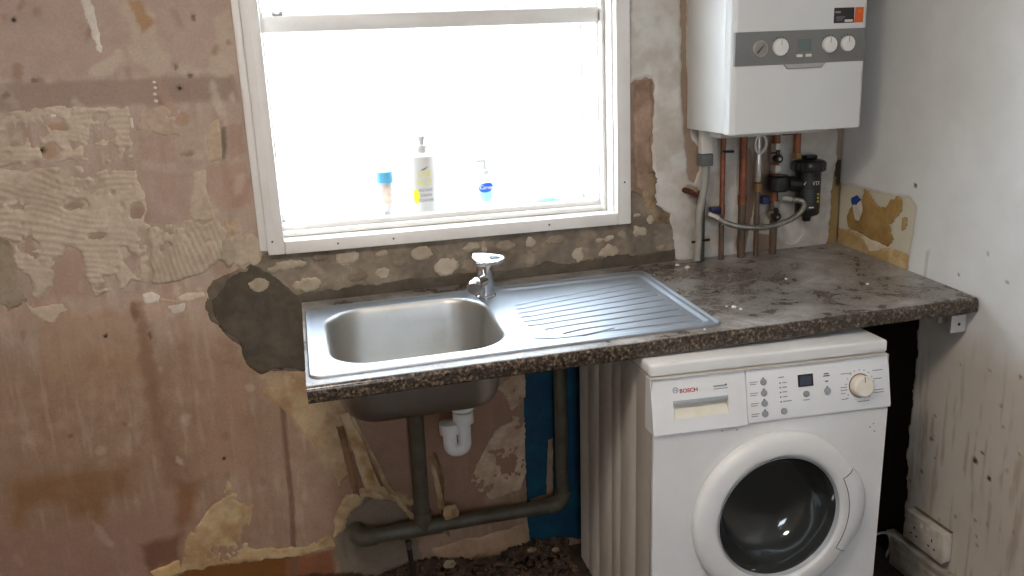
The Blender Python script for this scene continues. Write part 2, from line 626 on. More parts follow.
# ---- window wall: one relief mesh, the coats on it are its parts
def axis(parts):
    a = np.concatenate([np.arange(s, e - 1e-9, st) for s, e, st in parts] + [[parts[-1][1]]])
    return a
xs = axis([(XL, -2.66, 0.06), (-2.66, WX0, 0.005), (WX0, WX1, 0.005), (WX1, 0.0, 0.005)])
zs = axis([(-.03, WZ0, 0.005), (WZ0, 1.76, 0.005), (1.76, WZ1, 0.06), (WZ1, ZC, 0.06)])
U, V = np.meshgrid(xs, zs, indexing='ij')
U1, V1 = U.ravel(), V.ravel()
col = np.tile(np.array([176., 156., 141.]), (len(U1), 1))
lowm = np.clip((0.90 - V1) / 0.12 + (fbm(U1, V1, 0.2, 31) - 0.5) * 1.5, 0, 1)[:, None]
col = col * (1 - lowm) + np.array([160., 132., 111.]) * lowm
col += ((fbm(U1, V1, 0.30, 41) - 0.5) * 26)[:, None] * np.array([0.9, 1.0, 1.1])
col += ((fbm(U1, V1, 0.05, 43) - 0.5) * 14)[:, None]
# thin residue of old adhesive and long scraper streaks all over
r1, r2 = fbm(U1, V1, .17, 91, 5), fbm(U1, V1, .03, 93, 4)
mm = (np.clip((r1 - .5) * 5 + (r2 - .5) * 4, 0, 1) * .6 * np.clip((V1 - .80) / .15, .25, 1))[:, None]
col = col * (1 - mm) + np.array([194., 178., 159.]) * mm
r3 = fbm(U1 / .022, V1 / .24, 1.0, 95, 4)
mm = (np.clip((r3 - .52) * 5, 0, 1) * .38)[:, None]
col = col * (1 - mm) + np.array([146., 117., 97.]) * mm
r4 = fbm(U1 / .015, V1 / .12, 1.0, 97, 4)
mm = (np.clip((r4 - .60) * 7, 0, 1) * .26)[:, None]
col = col * (1 - mm) + np.array([202., 186., 168.]) * mm
S = lambda poly, rgb, **k: paint(col, U1, V1, poly, rgb, **k)
# worn tones of the old plaster, and one painted shadow strip
S([(-2.348, 1.746), (-1.726, 1.734), (-1.762, 1.514), (-2.304, 1.519), (-2.391, 1.513)], (178, 156, 142), soft=.02, amp=.006, seed=1)
S([(-2.391, 1.513), (-2.038, 1.507), (-1.773, 1.504), (-1.76, 1.449), (-2.047, 1.444), (-2.317, 1.444), (-2.404, 1.444)], (160, 139, 126), soft=.01, amp=.003, seed=2)
S([(-1.968, 1.508), (-1.772, 1.509), (-1.764, 1.449), (-1.977, 1.445)], (152, 132, 118), a=.6, soft=.02, seed=3)
S([(-2.028, 1.694), (-1.942, 1.692), (-1.932, 1.598), (-1.904, 1.544), (-1.835, 1.527), (-1.803, 1.593), (-1.774, 1.688), (-1.744, 1.687), (-1.765, 1.507), (-1.966, 1.518), (-2.004, 1.577)], (188, 170, 152), a=.8, soft=.012, amp=.014, sc=.04, seed=4)
S([(-1.992, 1.693), (-1.965, 1.693), (-1.949, 1.641), (-1.971, 1.618), (-1.981, 1.647)], (168, 132, 100), a=.85, soft=.006, amp=.006, seed=5)
S([(-2.081, 1.551), (-2.032, 1.578), (-2.012, 1.558), (-2.054, 1.517), (-2.103, 1.529)], (192, 176, 158), a=.8, soft=.008, amp=.008, seed=6)
S([(-2.016, 1.364), (-1.992, 1.372), (-1.921, 1.363), (-1.934, 1.303), (-2.02, 1.304)], (166, 136, 122), a=.45, soft=.008, seed=7)
S([(-2.024, 1.279), (-1.899, 1.27), (-1.916, 1.141), (-2.019, 1.144)], (164, 138, 125), a=.45, soft=.008, amp=.005, seed=8)
S([(-1.863, 1.288), (-1.764, 1.286), (-1.762, 1.173), (-1.839, 1.161), (-1.871, 1.205)], (172, 138, 122), a=.45, soft=.01, seed=9)
S([(-1.804, 1.386), (-1.757, 1.389), (-1.761, 1.312), (-1.798, 1.294), (-1.814, 1.321)], (160, 124, 110), a=.45, soft=.006, seed=10)
S([(-1.815, 1.379), (-1.802, 1.381), (-1.813, 1.295), (-1.825, 1.296)], (112, 102, 90), a=.9, soft=.005, amp=.003, seed=11)  # grey shadow left of the reddish patch, put into the wall colour
S([(-1.811, 1.243), (-1.758, 1.244), (-1.762, 1.173), (-1.812, 1.177)], (164, 130, 116), a=.45, soft=.006, seed=12)
S([(-2.23, 1.131), (-2.176, 1.116), (-2.185, 0.969), (-2.307, 0.971), (-2.274, 1.005)], (172, 136, 120), a=.45, soft=.01, seed=13)
S([(-2.488, 0.991), (-2.166, 0.967), (-1.906, 0.967), (-1.899, 0.877), (-1.837, 0.793), (-2.054, 0.894), (-2.274, 0.887), (-2.502, 0.914)], (186, 156, 136), a=.45, soft=.02, seed=14)
S([(-2.315, 0.924), (-2.101, 0.911), (-2.07, 0.779), (-2.209, 0.684), (-2.343, 0.758)], (168, 136, 106), a=.45, soft=.03, amp=.02, sc=.08, seed=15)
S([(-2.091, 0.948), (-2.062, 0.945), (-2.058, 0.72), (-2.04, 0.512), (-2.03, 0.404), (-2.08, 0.412), (-2.094, 0.609), (-2.096, 0.81)], (140, 108, 88), a=.75, soft=.02, amp=.008, seed=16)
S([(-1.941, 0.69), (-1.83, 0.713), (-1.853, 0.421), (-1.986, 0.442)], (166, 132, 110), a=.6, soft=.03, seed=17)
S([(-2.467, 0.48), (-2.387, 0.49), (-2.264, 0.488), (-2.15, 0.487), (-2.169, 0.406), (-2.233, 0.392), (-2.256, 0.304), (-2.278, 0.296), (-2.278, 0.364), (-2.325, 0.354), (-2.354, 0.395), (-2.399, 0.421), (-2.445, 0.381), (-2.467, 0.337), (-2.483, 0.358)], (132, 94, 60), a=.62, soft=.04, amp=.012, sc=.06, seed=18)
S([(-2.053, 0.417), (-1.989, 0.412), (-2.026, 0.294), (-2.058, 0.255), (-2.068, 0.301)], (134, 94, 62), a=.65, soft=.025, amp=.006, seed=19)
S([(-2.587, 0.454), (-2.462, 0.342), (-2.262, 0.336), (-2.101, 0.369), (-2.076, 0.24), (-2.159, 0.14), (-2.627, 0.234)], (154, 122, 106), a=.7, soft=.04, seed=20)
S([(-2.172, 0.242), (-2.064, 0.253), (-2.079, 0.176), (-2.158, 0.153)], (120, 84, 66), a=.8, soft=.02, seed=21)
S([(-2.051, 0.145), (-1.914, 0.137), (-1.658, 0.121), (-1.661, -0.042), (-2.17, 0.064)], (118, 76, 36), a=.95, soft=.006, amp=.008, seed=22)
S([(-1.788, 0.126), (-1.642, 0.131), (-1.644, -0.046), (-1.802, -0.012)], (140, 92, 70), a=.8, soft=.01, seed=23)
for i, (px, pz, rx, ry, *cc) in enumerate([(-2.2, 1.399, 11, 6, 166, 136, 108), (-2.227, 1.345, 10, 9, 168, 138, 110), (-2.24, 1.348, 4, 4, 92, 80, 66), (-2.188, 1.207, 10, 5, 140, 120, 102), (-2.149, 1.122, 9, 4, 140, 120, 102), (-1.906, 1.407, 8, 8, 170, 140, 114), (-2.25, 1.655, 2, 2, 92, 74, 62), (-2.224, 1.515, 5, 2, 110, 92, 78), (-2.297, 1.483, 4, 4, 92, 74, 60), (-1.901, 1.481, 3, 2.5, 96, 84, 74), (-1.846, 1.647, 2, 3, 90, 76, 64), (-1.904, 1.53, 2, 4, 90, 76, 64), (-1.873, 1.511, 3, 2, 82, 70, 60), (-2.168, 0.858, 2.5, 2.5, 84, 54, 38), (-2.06, 0.848, 2, 5, 96, 72, 58), (-2.09, 0.915, 4, 12, 126, 98, 78), (-2.16, 0.607, 3, 2, 96, 66, 44), (-2.295, 0.592, 3, 3, 120, 86, 50), (-1.918, 0.468, 2, 2, 70, 40, 34), (-1.903, 1.316, 8, 3, 140, 118, 96), (-2.048, 1.175, 8, 8, 152, 128, 112), (-2.389, 1.097, 18, 40, 128, 116, 98)]):
    S(ell(px, pz, rx * .0022, ry * .0022), cc, a=.7, soft=.005, amp=.003, sc=.012, seed=300 + i)
# scattered scrapes, drips and specks
rnd = random.Random(17)
for i in range(120):
    x0, z0 = rnd.uniform(-2.55, -1.76), rnd.uniform(.25, 1.72)
    r0 = rnd.uniform(.003, .012)
    el_ = rnd.choice([1, 1.5, 3, 5])
    cc = rnd.choice([(200, 184, 166), (206, 190, 172), (150, 124, 108), (142, 112, 92), (176, 144, 126)])
    S(ell(x0, z0, r0, r0 * el_, rnd.uniform(-.5, .5)), cc, a=rnd.uniform(.25, .6), soft=.008, amp=.005, sc=.02, seed=400 + i)
for i in range(26):
    x0, z0 = rnd.uniform(-1.62, -.95), rnd.uniform(.12, .62)
    r0 = rnd.uniform(.006, .02)
    S(ell(x0, z0, r0, r0 * rnd.choice([1, 2, 3]), rnd.uniform(-.6, .6)), rnd.choice([(186, 158, 134), (130, 98, 78), (150, 112, 90)]), a=rnd.uniform(.3, .6), soft=.012, amp=.008, sc=.025, seed=560 + i)
# under the worktop
S([(-1.619, 0.54), (-1.571, 0.594), (-1.356, 0.58), (-1.055, 0.554), (-1.05, 0.29), (-1.23, 0.167), (-1.514, 0.066), (-1.646, 0.092)], (148, 113, 94), a=.7, soft=.03, seed=24)
S([(-1.622, 0.254), (-1.548, 0.3), (-1.452, 0.277), (-1.387, 0.229), (-1.393, 0.043), (-1.462, -0.048), (-1.626, -0.015), (-1.643, 0.125)], (128, 116, 100), a=.95, soft=.012, amp=.008, seed=25)
S([(-1.794, 0.7), (-1.564, 0.67), (-1.571, 0.438), (-1.594, 0.346), (-1.633, 0.385), (-1.704, 0.521)], (186, 162, 128), a=.75, soft=.02, amp=.012, seed=26)
S([(-1.666, 0.902), (-1.634, 0.898), (-1.725, -0.029), (-1.76, -0.021)], (150, 122, 100), a=.0, soft=.03, seed=27)
S([(-2.64, 0.163), (-1.635, 0.049), (-1.459, -0.007), (-1.285, 0.022), (-1.078, -0.004), (-0.945, 0.006), (-0.741, -0.003), (-0.745, -0.388), (-2.663, 0.042)], (74, 54, 40), a=.95, soft=.008, amp=.006, seed=28)
S([(-1.752, 0.644), (-1.739, 0.642), (-1.743, 0.307), (-1.761, 0.047), (-1.776, 0.05), (-1.757, 0.31)], (120, 94, 78), a=.8, soft=.004, amp=.001, seed=29)
# bare brown plaster where the white coat right of the window is gone, and behind the pipes
S([(-0.7, 1.714), (0.03, 1.7), (0.053, 0.849), (-0.706, 0.876)], (158, 136, 118), soft=.01, seed=30)
S([(-0.684, 1.44), (-0.623, 1.442), (-0.623, 1.364), (-0.684, 1.361)], (128, 102, 84), a=.6, soft=.008, amp=.006, sc=.015, seed=31)
S([(-0.691, 1.248), (-0.616, 1.243), (-0.616, 1.081), (-0.692, 1.087)], (120, 98, 78), a=.6, soft=.02, amp=.01, sc=.02, seed=32)
S([(-0.603, 1.005), (-0.552, 1.043), (-0.551, 0.901), (-0.603, 0.906)], (120, 92, 66), a=.7, soft=.012, seed=33)
S([(-0.049, 1.102), (0.007, 1.11), (0.02, 0.901), (-0.038, 0.913)], (148, 122, 80), a=.9, soft=.006, seed=34)
S([(-0.028, 1.168), (0.003, 1.172), (0.008, 1.091), (-0.013, 1.093)], (60, 46, 36), a=.95, soft=.005, seed=35)
S([(-0.83, 0.717), (0.025, 0.719), (0.649, 0.651), (0.808, -0.647), (-0.849, -0.288)], (44, 38, 34), a=.95, soft=.01, seed=36)  # near-black tone low on the wall behind the washing machine

D = relief_back(U1, V1)
crk = sdpoly(U1, V1, [(-1.749, 0.643), (-1.741, 0.642), (-1.746, 0.308), (-1.764, 0.048), (-1.773, 0.049), (-1.754, 0.309)])
D = D - np.clip((crk + .002) / .004, 0, 1) * .004
hole = sdpoly(U1, V1, [(-1.603, 0.244), (-1.526, 0.283), (-1.439, 0.261), (-1.394, 0.207), (-1.412, 0.046), (-1.6, 0.042), (-1.627, 0.139)]) + (fbm(U1, V1, .03, 77) - .5) * .02
D = D - np.clip(hole / .012, 0, 1) * .010
broken = sdpoly(U1, V1, [(-2.644, 0.145), (-1.636, 0.036), (-1.46, -0.021), (-1.286, 0.011), (-1.078, -0.015), (-0.945, -0.005), (-0.741, -0.014), (-0.747, -0.627), (-2.697, -0.144)]) + (fbm(U1, V1, .03, 78) - .5) * .03
D = D - np.clip(broken / .01, 0, 1) * .012
co = np.stack([U1, -D, V1], 1)
cx_, cz_ = (xs[:-1] + xs[1:]) / 2, (zs[:-1] + zs[1:]) / 2
keep = ~(((cx_ > WX0) & (cx_ < WX1))[:, None] & ((cz_ > WZ0) & (cz_ < WZ1))[None, :])
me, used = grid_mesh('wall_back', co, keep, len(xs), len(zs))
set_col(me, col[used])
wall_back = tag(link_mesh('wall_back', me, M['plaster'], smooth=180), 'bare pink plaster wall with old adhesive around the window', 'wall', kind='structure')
# masonry body behind the plaster face
bm = B()
box(bm, XL - .1, WX0, .02, TH, 0, ZC)
box(bm, WX1, 0.1, .02, TH, 0, ZC)
box(bm, WX0, WX1, .02, TH, 0, WZ0 - .02)
box(bm, WX0, WX1, .02, TH, WZ1, ZC)
obj('masonry', bm, M['concrete'], wall_back, smooth=0)

A1, A2 = (192, 176, 157), (178, 158, 136)
K = dict(parent=wall_back)
patch('adhesive_coat', [(-2.404, 1.444), (-2.251, 1.445), (-2.179, 1.446), (-2.028, 1.443), (-2.023, 1.384), (-2.038, 1.315), (-2.114, 1.305), (-2.204, 1.321), (-2.341, 1.311), (-2.428, 1.312)], .004, A1, ridges=(1.5, .014, .0016), seed=1, amp=.008, sc=.035,
      holes=[[(-2.231, 1.43), (-2.183, 1.422), (-2.174, 1.393), (-2.216, 1.386)], [(-2.252, 1.359), (-2.215, 1.366), (-2.195, 1.345), (-2.213, 1.322), (-2.244, 1.324)]], wear=.40, **K)
patch('adhesive_coat', [(-2.017, 1.428), (-1.955, 1.434), (-1.908, 1.427), (-1.921, 1.368), (-1.987, 1.372), (-2.018, 1.384)], .0025, (178, 158, 138), seed=2, wear=.40, **K)
patch('adhesive_coat', [(-2.431, 1.298), (-2.297, 1.303), (-2.206, 1.306), (-2.033, 1.279), (-2.026, 1.228), (-2.03, 1.15), (-2.02, 1.139), (-2.04, 0.992), (-2.178, 0.963), (-2.187, 0.985), (-2.191, 1.049), (-2.203, 1.093), (-2.229, 1.105), (-2.25, 1.066), (-2.274, 1.005), (-2.316, 0.978), (-2.326, 1.026), (-2.348, 1.06), (-2.342, 1.121), (-2.37, 1.144), (-2.456, 1.162)], .0045, A1,
      ridges=(1.35, .015, .0018), seed=3, amp=.009, sc=.035, holes=[ell(*(-2.194, 1.208), .022, .012), ell(*(-2.167, 1.203), .012, .013), ell(*(-2.149, 1.122), .022, .010), [(-2.103, 1.094), (-2.084, 1.092), (-2.057, 1.047), (-2.067, 1.01), (-2.088, 1.034), (-2.1, 1.051)], ell(*(-2.048, 1.178), .017, .020)], wear=.40, **K)
patch('adhesive_coat', [(-2.02, 1.139), (-1.906, 1.14), (-1.852, 1.135), (-1.838, 1.107), (-1.854, 1.038), (-1.901, 1.005), (-1.997, 0.982), (-2.036, 0.986)], .005, (188, 172, 153), ridges=(0.25, .014, .002), seed=4, amp=.008, sc=.03, wear=.40, **K)
patch('adhesive_coat', [(-1.899, 1.27), (-1.865, 1.273), (-1.868, 1.205), (-1.861, 1.141), (-1.921, 1.141)], .003, (186, 168, 148), seed=5, amp=.004, wear=.40, **K)
patch('adhesive_coat', [(-1.855, 1.092), (-1.775, 1.096), (-1.754, 1.078), (-1.748, 1.017), (-1.75, 0.956), (-1.794, 0.938), (-1.817, 0.963), (-1.806, 1.006), (-1.852, 1.011), (-1.868, 1.045)], .005, (184, 168, 146), ridges=(0.12, .013, .0018), seed=6, amp=.004, rgb2=(160, 146, 128), wear=.40, **K)
patch('adhesive_coat', [(-1.845, 1.394), (-1.814, 1.402), (-1.822, 1.295), (-1.858, 1.29)], .003, (186, 164, 142), seed=7, amp=.003, wear=.40, **K)
patch('adhesive_coat', [(-1.834, 1.16), (-1.807, 1.174), (-1.8, 1.104), (-1.837, 1.096)], .003, (186, 162, 136), seed=8, amp=.003, wear=.40, **K)
patch('filler_smear', [(-2.097, 1.707), (-2.075, 1.707), (-2.071, 1.661), (-2.068, 1.607), (-2.067, 1.572), (-2.076, 1.57), (-2.085, 1.617), (-2.095, 1.664)], .0015, (214, 204, 190), seed=9, amp=.003, sc=.012, **K)
patch('filler_smear', [(-2.028, 1.414), (-2.023, 1.414), (-2.022, 1.389), (-2.029, 1.389)], .002, (224, 214, 202), seed=10, amp=.001, res=.003, **K)
patch('filler_smear', [(-2.207, 1.438), (-2.189, 1.442), (-2.191, 1.428), (-2.21, 1.424)], .002, (220, 208, 194), seed=11, amp=.001, res=.003, **K)
patch('filler_smear', [(-2.341, 0.965), (-2.325, 0.952), (-2.257, 0.961), (-2.251, 0.939), (-2.274, 0.92), (-2.29, 0.905), (-2.308, 0.913), (-2.332, 0.937)], .0018, (196, 178, 156), seed=12, amp=.004, sc=.012, rgb2=(184, 156, 138), **K)
patch('filler_smear', [(-2.064, 0.961), (-2.039, 0.964), (-2.021, 0.951), (-2.028, 0.936), (-2.058, 0.936)], .002, (212, 200, 186), seed=13, amp=.002, **K)
patch('filler_smear', [(-1.982, 0.947), (-1.946, 0.952), (-1.91, 0.951), (-1.908, 0.934), (-1.943, 0.932), (-1.974, 0.93)], .002, (206, 190, 170), seed=14, amp=.003, **K)
patch('filler_smear', [(-2.007, 0.922), (-1.959, 0.928), (-1.965, 0.901), (-1.998, 0.897)], .002, (200, 190, 176), seed=15, amp=.002, **K)
patch('filler_smear', [(-2.027, 0.947), (-1.978, 0.936), (-1.979, 0.928), (-2.023, 0.935)], .0015, (196, 172, 148), seed=16, amp=.002, **K)
patch('plaster_patch', [(-1.905, 0.95), (-1.888, 0.965), (-1.896, 0.921), (-1.91, 0.917)], .004, (204, 184, 158), seed=17, amp=.002, **K)
patch('plaster_patch', [(-2.42, 1.113), (-2.354, 1.132), (-2.35, 1.075), (-2.353, 1.029), (-2.335, 0.974), (-2.381, 0.948), (-2.443, 0.986)], .003, (158, 142, 122), seed=18, rgb2=(126, 114, 96), amp=.008, **K)
# dark cement render round the sink and under the window
patch('cement_render', [(-1.903, 0.95), (-1.882, 0.975), (-1.833, 1.003), (-1.801, 1.006), (-1.764, 1.019), (-1.751, 1.037), (-1.651, 1.041), (-1.239, 1.043), (-0.915, 1.044), (-0.711, 1.05), (-0.695, 1.132), (-0.648, 1.111), (-0.61, 1.078), (-0.578, 1.045), (-0.555, 1), (-0.55, 0.813), (-1.399, 0.784), (-1.654, 0.69), (-1.751, 0.706), (-1.788, 0.711), (-1.83, 0.737), (-1.832, 0.789), (-1.86, 0.816), (-1.882, 0.852), (-1.904, 0.877), (-1.91, 0.912)], .004, (116, 105, 92),
      seed=20, amp=.005, rgb2=(138, 125, 109), mott=12, rough=.001, **K)
patch('cement_render', [(-1.804, 1.006), (-1.779, 1.02), (-1.755, 1.001), (-1.663, 0.93), (-1.331, 0.936), (-0.668, 0.943), (-0.551, 0.951), (-0.544, 0.812), (-1.399, 0.784), (-1.654, 0.69), (-1.751, 0.706), (-1.788, 0.711), (-1.83, 0.737), (-1.832, 0.789), (-1.871, 0.834), (-1.899, 0.877), (-1.903, 0.928), (-1.852, 0.989)], .0055, (86, 79, 69),
      seed=21, amp=.008, sc=.06, rgb2=(94, 85, 72), mott=8, rough=.0012, **K)
dabs = [(-1.69, 1, 20, 6, 0), (-1.642, 0.945, 15, 8, 0), (-1.529, 1.007, 13, 9, 0), (-1.437, 0.955, 9, 7, 0), (-1.504, 0.951, 11, 6, 1), (-1.324, 1.002, 12, 8, 0), (-1.256, 0.955, 14, 10, 0), (-1.435, 1.01, 7, 5, 0), (-1.192, 0.952, 8, 8, 1), (-1.181, 1.006, 11, 6, 0), (-1.768, 0.958, 11, 9, 0), (-1.007, 1.005, 7, 7, 0), (-1.011, 0.961, 8, 9, 1), (-0.862, 0.955, 7, 9, 0), (-0.769, 0.956, 13, 8, 0), (-0.784, 0.993, 13, 4, 0), (-0.727, 1.003, 5, 5, 1), (-0.67, 1.007, 10, 8, 0), (-0.603, 0.953, 8, 6, 1), (-1.101, 0.96, 9, 8, 1), (-1.143, 1.005, 4, 7, 0), (-0.677, 1.056, 6, 3, 0), (-0.635, 1.041, 6, 6, 0), (-1.601, 1.017, 10, 7, 1), (-1.081, 1, 12, 7, 1), (-0.931, 1.004, 12, 6, 1), (-1.385, 0.982, 8, 6, 1), (-0.825, 0.94, 6, 6, 1), (-0.619, 1, 5, 5, 1)]
for i, (px, pz, rx, ry, dim) in enumerate(dabs):
    patch('plaster_dab', ell(px, pz, rx * .00295, ry * .00295, .1), .0075, (146, 133, 116) if dim else (178, 165, 147), seed=60 + i, amp=.0045, sc=.016, res=.003, rgb2=(124, 111, 95) if dim else (164, 150, 130), **K)
# white coat right of the window with its broken edges
patch('paint_coat', [(-0.697, 1.74), (-0.006, 1.728), (-0.024, 1.386), (-0.018, 1.174), (-0.024, 1.1), (-0.031, 0.922), (-0.044, 0.891), (-0.505, 0.897), (-0.524, 0.899), (-0.554, 0.914), (-0.568, 0.986), (-0.578, 1.051), (-0.616, 1.081), (-0.626, 1.156), (-0.629, 1.244), (-0.626, 1.364), (-0.62, 1.425), (-0.629, 1.448), (-0.684, 1.445), (-0.699, 1.435)], .004, (206, 201, 193),
      holes=[[(-0.545, 1.738), (-0.527, 1.737), (-0.519, 1.324), (-0.503, 1.265), (-0.477, 1.234), (-0.479, 1.175), (-0.495, 1.141), (-0.514, 1.148), (-0.522, 1.237), (-0.539, 1.41)], [(-0.52, 1.131), (-0.481, 1.122), (-0.484, 1.086), (-0.507, 1.094)], [(-0.343, 1.226), (-0.313, 1.23), (-0.289, 1.101), (-0.306, 0.994), (-0.324, 0.917), (-0.351, 0.92), (-0.342, 1.075)],
             [(-0.288, 1.267), (-0.242, 1.273), (-0.225, 1.188), (-0.241, 1.067), (-0.275, 1.069)], [(-0.285, 0.97), (-0.236, 0.954), (-0.241, 0.903), (-0.289, 0.901)], [(-0.087, 1.154), (-0.052, 1.158), (-0.051, 1.142), (-0.086, 1.142)]],
      seed=30, amp=.004, sc=.025, rgb2=(190, 180, 168), mott=7, mat=M['paint'], **K)
patch('plaster_patch', [(-0.684, 1.434), (-0.632, 1.443), (-0.629, 1.336), (-0.635, 1.244), (-0.629, 1.127), (-0.679, 1.137)], .004, (168, 140, 122), seed=31, amp=.005, sc=.02, rgb2=(140, 116, 98), rough=.0025, **K)
patch('plaster_patch', [(-0.654, 1.193), (-0.613, 1.179), (-0.613, 1.078), (-0.578, 1.051), (-0.565, 1.013), (-0.629, 1.031), (-0.661, 1.1)], .007, (150, 130, 104), seed=32, amp=.006, sc=.015, rgb2=(110, 92, 70), rough=.004, **K)
# pale scraped coats low on the wall
patch('plaster_patch', [(-2.079, 0.137), (-2.05, 0.235), (-2.012, 0.278), (-1.974, 0.322), (-1.938, 0.347), (-1.916, 0.394), (-1.899, 0.359), (-1.898, 0.321), (-1.859, 0.321), (-1.872, 0.253), (-1.892, 0.179), (-1.742, 0.15), (-1.647, 0.179), (-1.639, 0.137), (-1.745, 0.124), (-1.914, 0.137), (-2.036, 0.135)], .002, (190, 166, 128), seed=33, amp=.004, sc=.02, rgb2=(174, 142, 104), wear=.38, **K)
patch('plaster_patch', [(-2.158, 0.153), (-2.079, 0.176), (-2.074, 0.136), (-2.137, 0.11)], .004, (200, 168, 120), seed=34, amp=.003, **K)
patch('plaster_patch', [(-1.831, 0.749), (-1.789, 0.702), (-1.673, 0.693), (-1.607, 0.66), (-1.568, 0.532), (-1.571, 0.375), (-1.61, 0.33), (-1.633, 0.385), (-1.689, 0.513), (-1.752, 0.595), (-1.795, 0.65)], .0015, (188, 164, 128), seed=35, amp=.006, sc=.03, rgb2=(170, 140, 108), wear=.38, **K)
patch('plaster_patch', [(-1.053, 0.612), (-1.034, 0.603), (-1.047, 0.289), (-1.068, 0.225), (-1.165, 0.207), (-1.224, 0.278), (-1.182, 0.361), (-1.141, 0.437), (-1.078, 0.46), (-1.102, 0.545), (-1.128, 0.571)], .002, (196, 172, 144), seed=36, amp=.004, sc=.03, rgb2=(178, 150, 124), wear=.38, **K)
patch('plaster_patch', [(-1.629, 0.248), (-1.595, 0.301), (-1.535, 0.317), (-1.46, 0.298), (-1.385, 0.245), (-1.405, 0.222), (-1.463, 0.259), (-1.538, 0.278), (-1.588, 0.241), (-1.612, 0.179), (-1.642, 0.171)], .005, (184, 160, 122), seed=37, amp=.005, sc=.02, rgb2=(156, 126, 94), **K)
patch('plaster_patch', [(-1.36, 0.078), (-1.234, 0.089), (-1.057, 0.105), (-1.054, 0.019), (-1.142, 0.008), (-1.238, 0.012), (-1.332, 0.024)], .003, (178, 146, 118), seed=38, amp=.005, wear=.38, **K)
# leftover blue paint
patch('blue_paint', [(-1.039, 0.648), (-0.799, 0.65), (-0.81, 0.002), (-0.944, 0.038), (-1.043, 0.039), (-1.05, 0.118), (-1.047, 0.289), (-1.049, 0.39)], .0022, (17, 62, 86), seed=40, amp=.002, sc=.02, mott=6, rgb2=(16, 76, 92), mat=M['paint'],
      holes=[[(-0.973, 0.379), (-0.957, 0.383), (-0.963, 0.172), (-1.038, 0.164), (-1.038, 0.188), (-0.985, 0.197)]], **K)
# scraper marks, nails
for i, (px, pz) in enumerate([(-1.96, 1.498), (-1.959, 1.484), (-1.962, 1.469), (-1.962, 1.452)]):
    patch('filler_smear', ell(px, pz, .005, .004), .0012, (214, 204, 192), seed=80 + i, amp=.001, res=.0025, **K)
for px, pz in [(-1.901, 1.481), (-2.25, 1.655), (-2.168, 0.858), (-2.24, 1.348), (-1.918, 0.468)]:
    bm = B()
    lathe(bm, [(0.0035, 0.002), (0.0035, -0.003), (0.002, -0.0045), (0, -0.0045)], 10, 'Y', (px, -0.001, pz), cap=False)
    obj('nail_head', bm, M['iron'], wall_back)

# strips of paper hanging off the wall beside the bowl and along the pipe
def strip(pts, w0, w1, curl, mat, seed):
    rnd = random.Random(seed)
    P = spline(pts, 6)
    bm = B()
    rows = []
    n = len(P)
    for i, p in enumerate(P):
        t = i / (n - 1)
        w = w0 + (w1 - w0) * t + rnd.uniform(-.0025, .0025)
        row = []
        for j in range(6):
            s = j / 5
            row.append(bm.verts.new((p.x + (s - .5) * w, p.y - math.sin(s * PI) * .004 - curl * t * (s - .3) ** 2 * 2, p.z + rnd.uniform(-.002, .002))))
        rows.append(row)
    for a, b in zip(rows, rows[1:]):
        for j in range(5): bm.faces.new((a[j], a[j + 1], b[j + 1], b[j]))
    o = obj('peeling_strip', bm, mat, wall_back, smooth=180)
    sm = o.modifiers.new('thickness', 'SOLIDIFY')
    sm.thickness = .0012
    return o
def bw3(s, dy):
    return [(x, -d, z) for (x, z), d in zip(s, dy)]
strip(bw3([(-1.58, 0.559), (-1.551, 0.467), (-1.53, 0.374), (-1.512, 0.313)], (.006, .012, .02, .03)), .030, .050, .05, M['paper'], 1)
strip(bw3([(-1.592, 0.52), (-1.582, 0.44), (-1.572, 0.359), (-1.565, 0.309)], (.006, .012, .014, .02)), .022, .016, .03, M['paper_dark'], 2)
strip(bw3([(-1.556, 0.546), (-1.519, 0.437), (-1.481, 0.334), (-1.461, 0.285)], (.006, .01, .014, .012)), .012, .020, .02, M['paper'], 3)
strip(bw3([(-1.34, 0.383), (-1.327, 0.302), (-1.32, 0.217), (-1.313, 0.138)], (.006, .012, .02, .03)), .012, .018, .03, M['paper'], 4)
strip(bw3([(-1.327, 0.394), (-1.312, 0.339), (-1.314, 0.266), (-1.329, 0.168)], (.004, .012, .016, .02)), .008, .010, .02, M['paper_dark'], 5)
strip(bw3([(-1.461, 0.285), (-1.434, 0.24), (-1.412, 0.21), (-1.402, 0.181)], (.006, .014, .02, .03)), .018, .020, .02, M['paper'], 6)

# ---- right wall
ys = axis([(YF, -1.10, 0.08), (-1.10, 0.0, 0.006)])
zr = axis([(-.03, 1.75, 0.006), (1.75, ZC, 0.08)])
U, V = np.meshgrid(ys, zr, indexing='ij')
U1, V1 = U.ravel(), V.ravel()
col = np.tile(np.array([222., 221., 218.]), (len(U1), 1))
col += ((fbm(U1, V1, 0.4, 141) - 0.5) * 12)[:, None]
S = lambda poly, rgb, **k: paint(col, U1, V1, poly, rgb, **k)
S([(-2, -.1), (-2, .70), (-.7, .74), (-.40, .80), (-.38, -.1)], (204, 194, 181), a=.85, soft=.10, amp=.03, sc=.15, seed=101)
dk = fbm(U1 / .012, V1 / .16, 1.0, 151, 4)
low = np.clip((.80 - V1) / .25, 0, 1) * np.clip((dk - .56) * 7, 0, 1)
col = col * (1 - .5 * low[:, None]) + np.array([158., 140., 120.]) * .5 * low[:, None]
rnd = random.Random(5)
for i in range(26):
    y0, z0 = rnd.uniform(-.85, -.42), rnd.uniform(.2, .75)
    r0 = rnd.choice([.0015, .002, .002, .0035])
    S(ell(y0, z0, r0, r0 * rnd.uniform(1, 2.4)), rnd.choice([(96, 74, 52), (120, 90, 56), (70, 58, 48)]), a=.85, soft=.004, amp=.002, sc=.01, seed=200 + i)
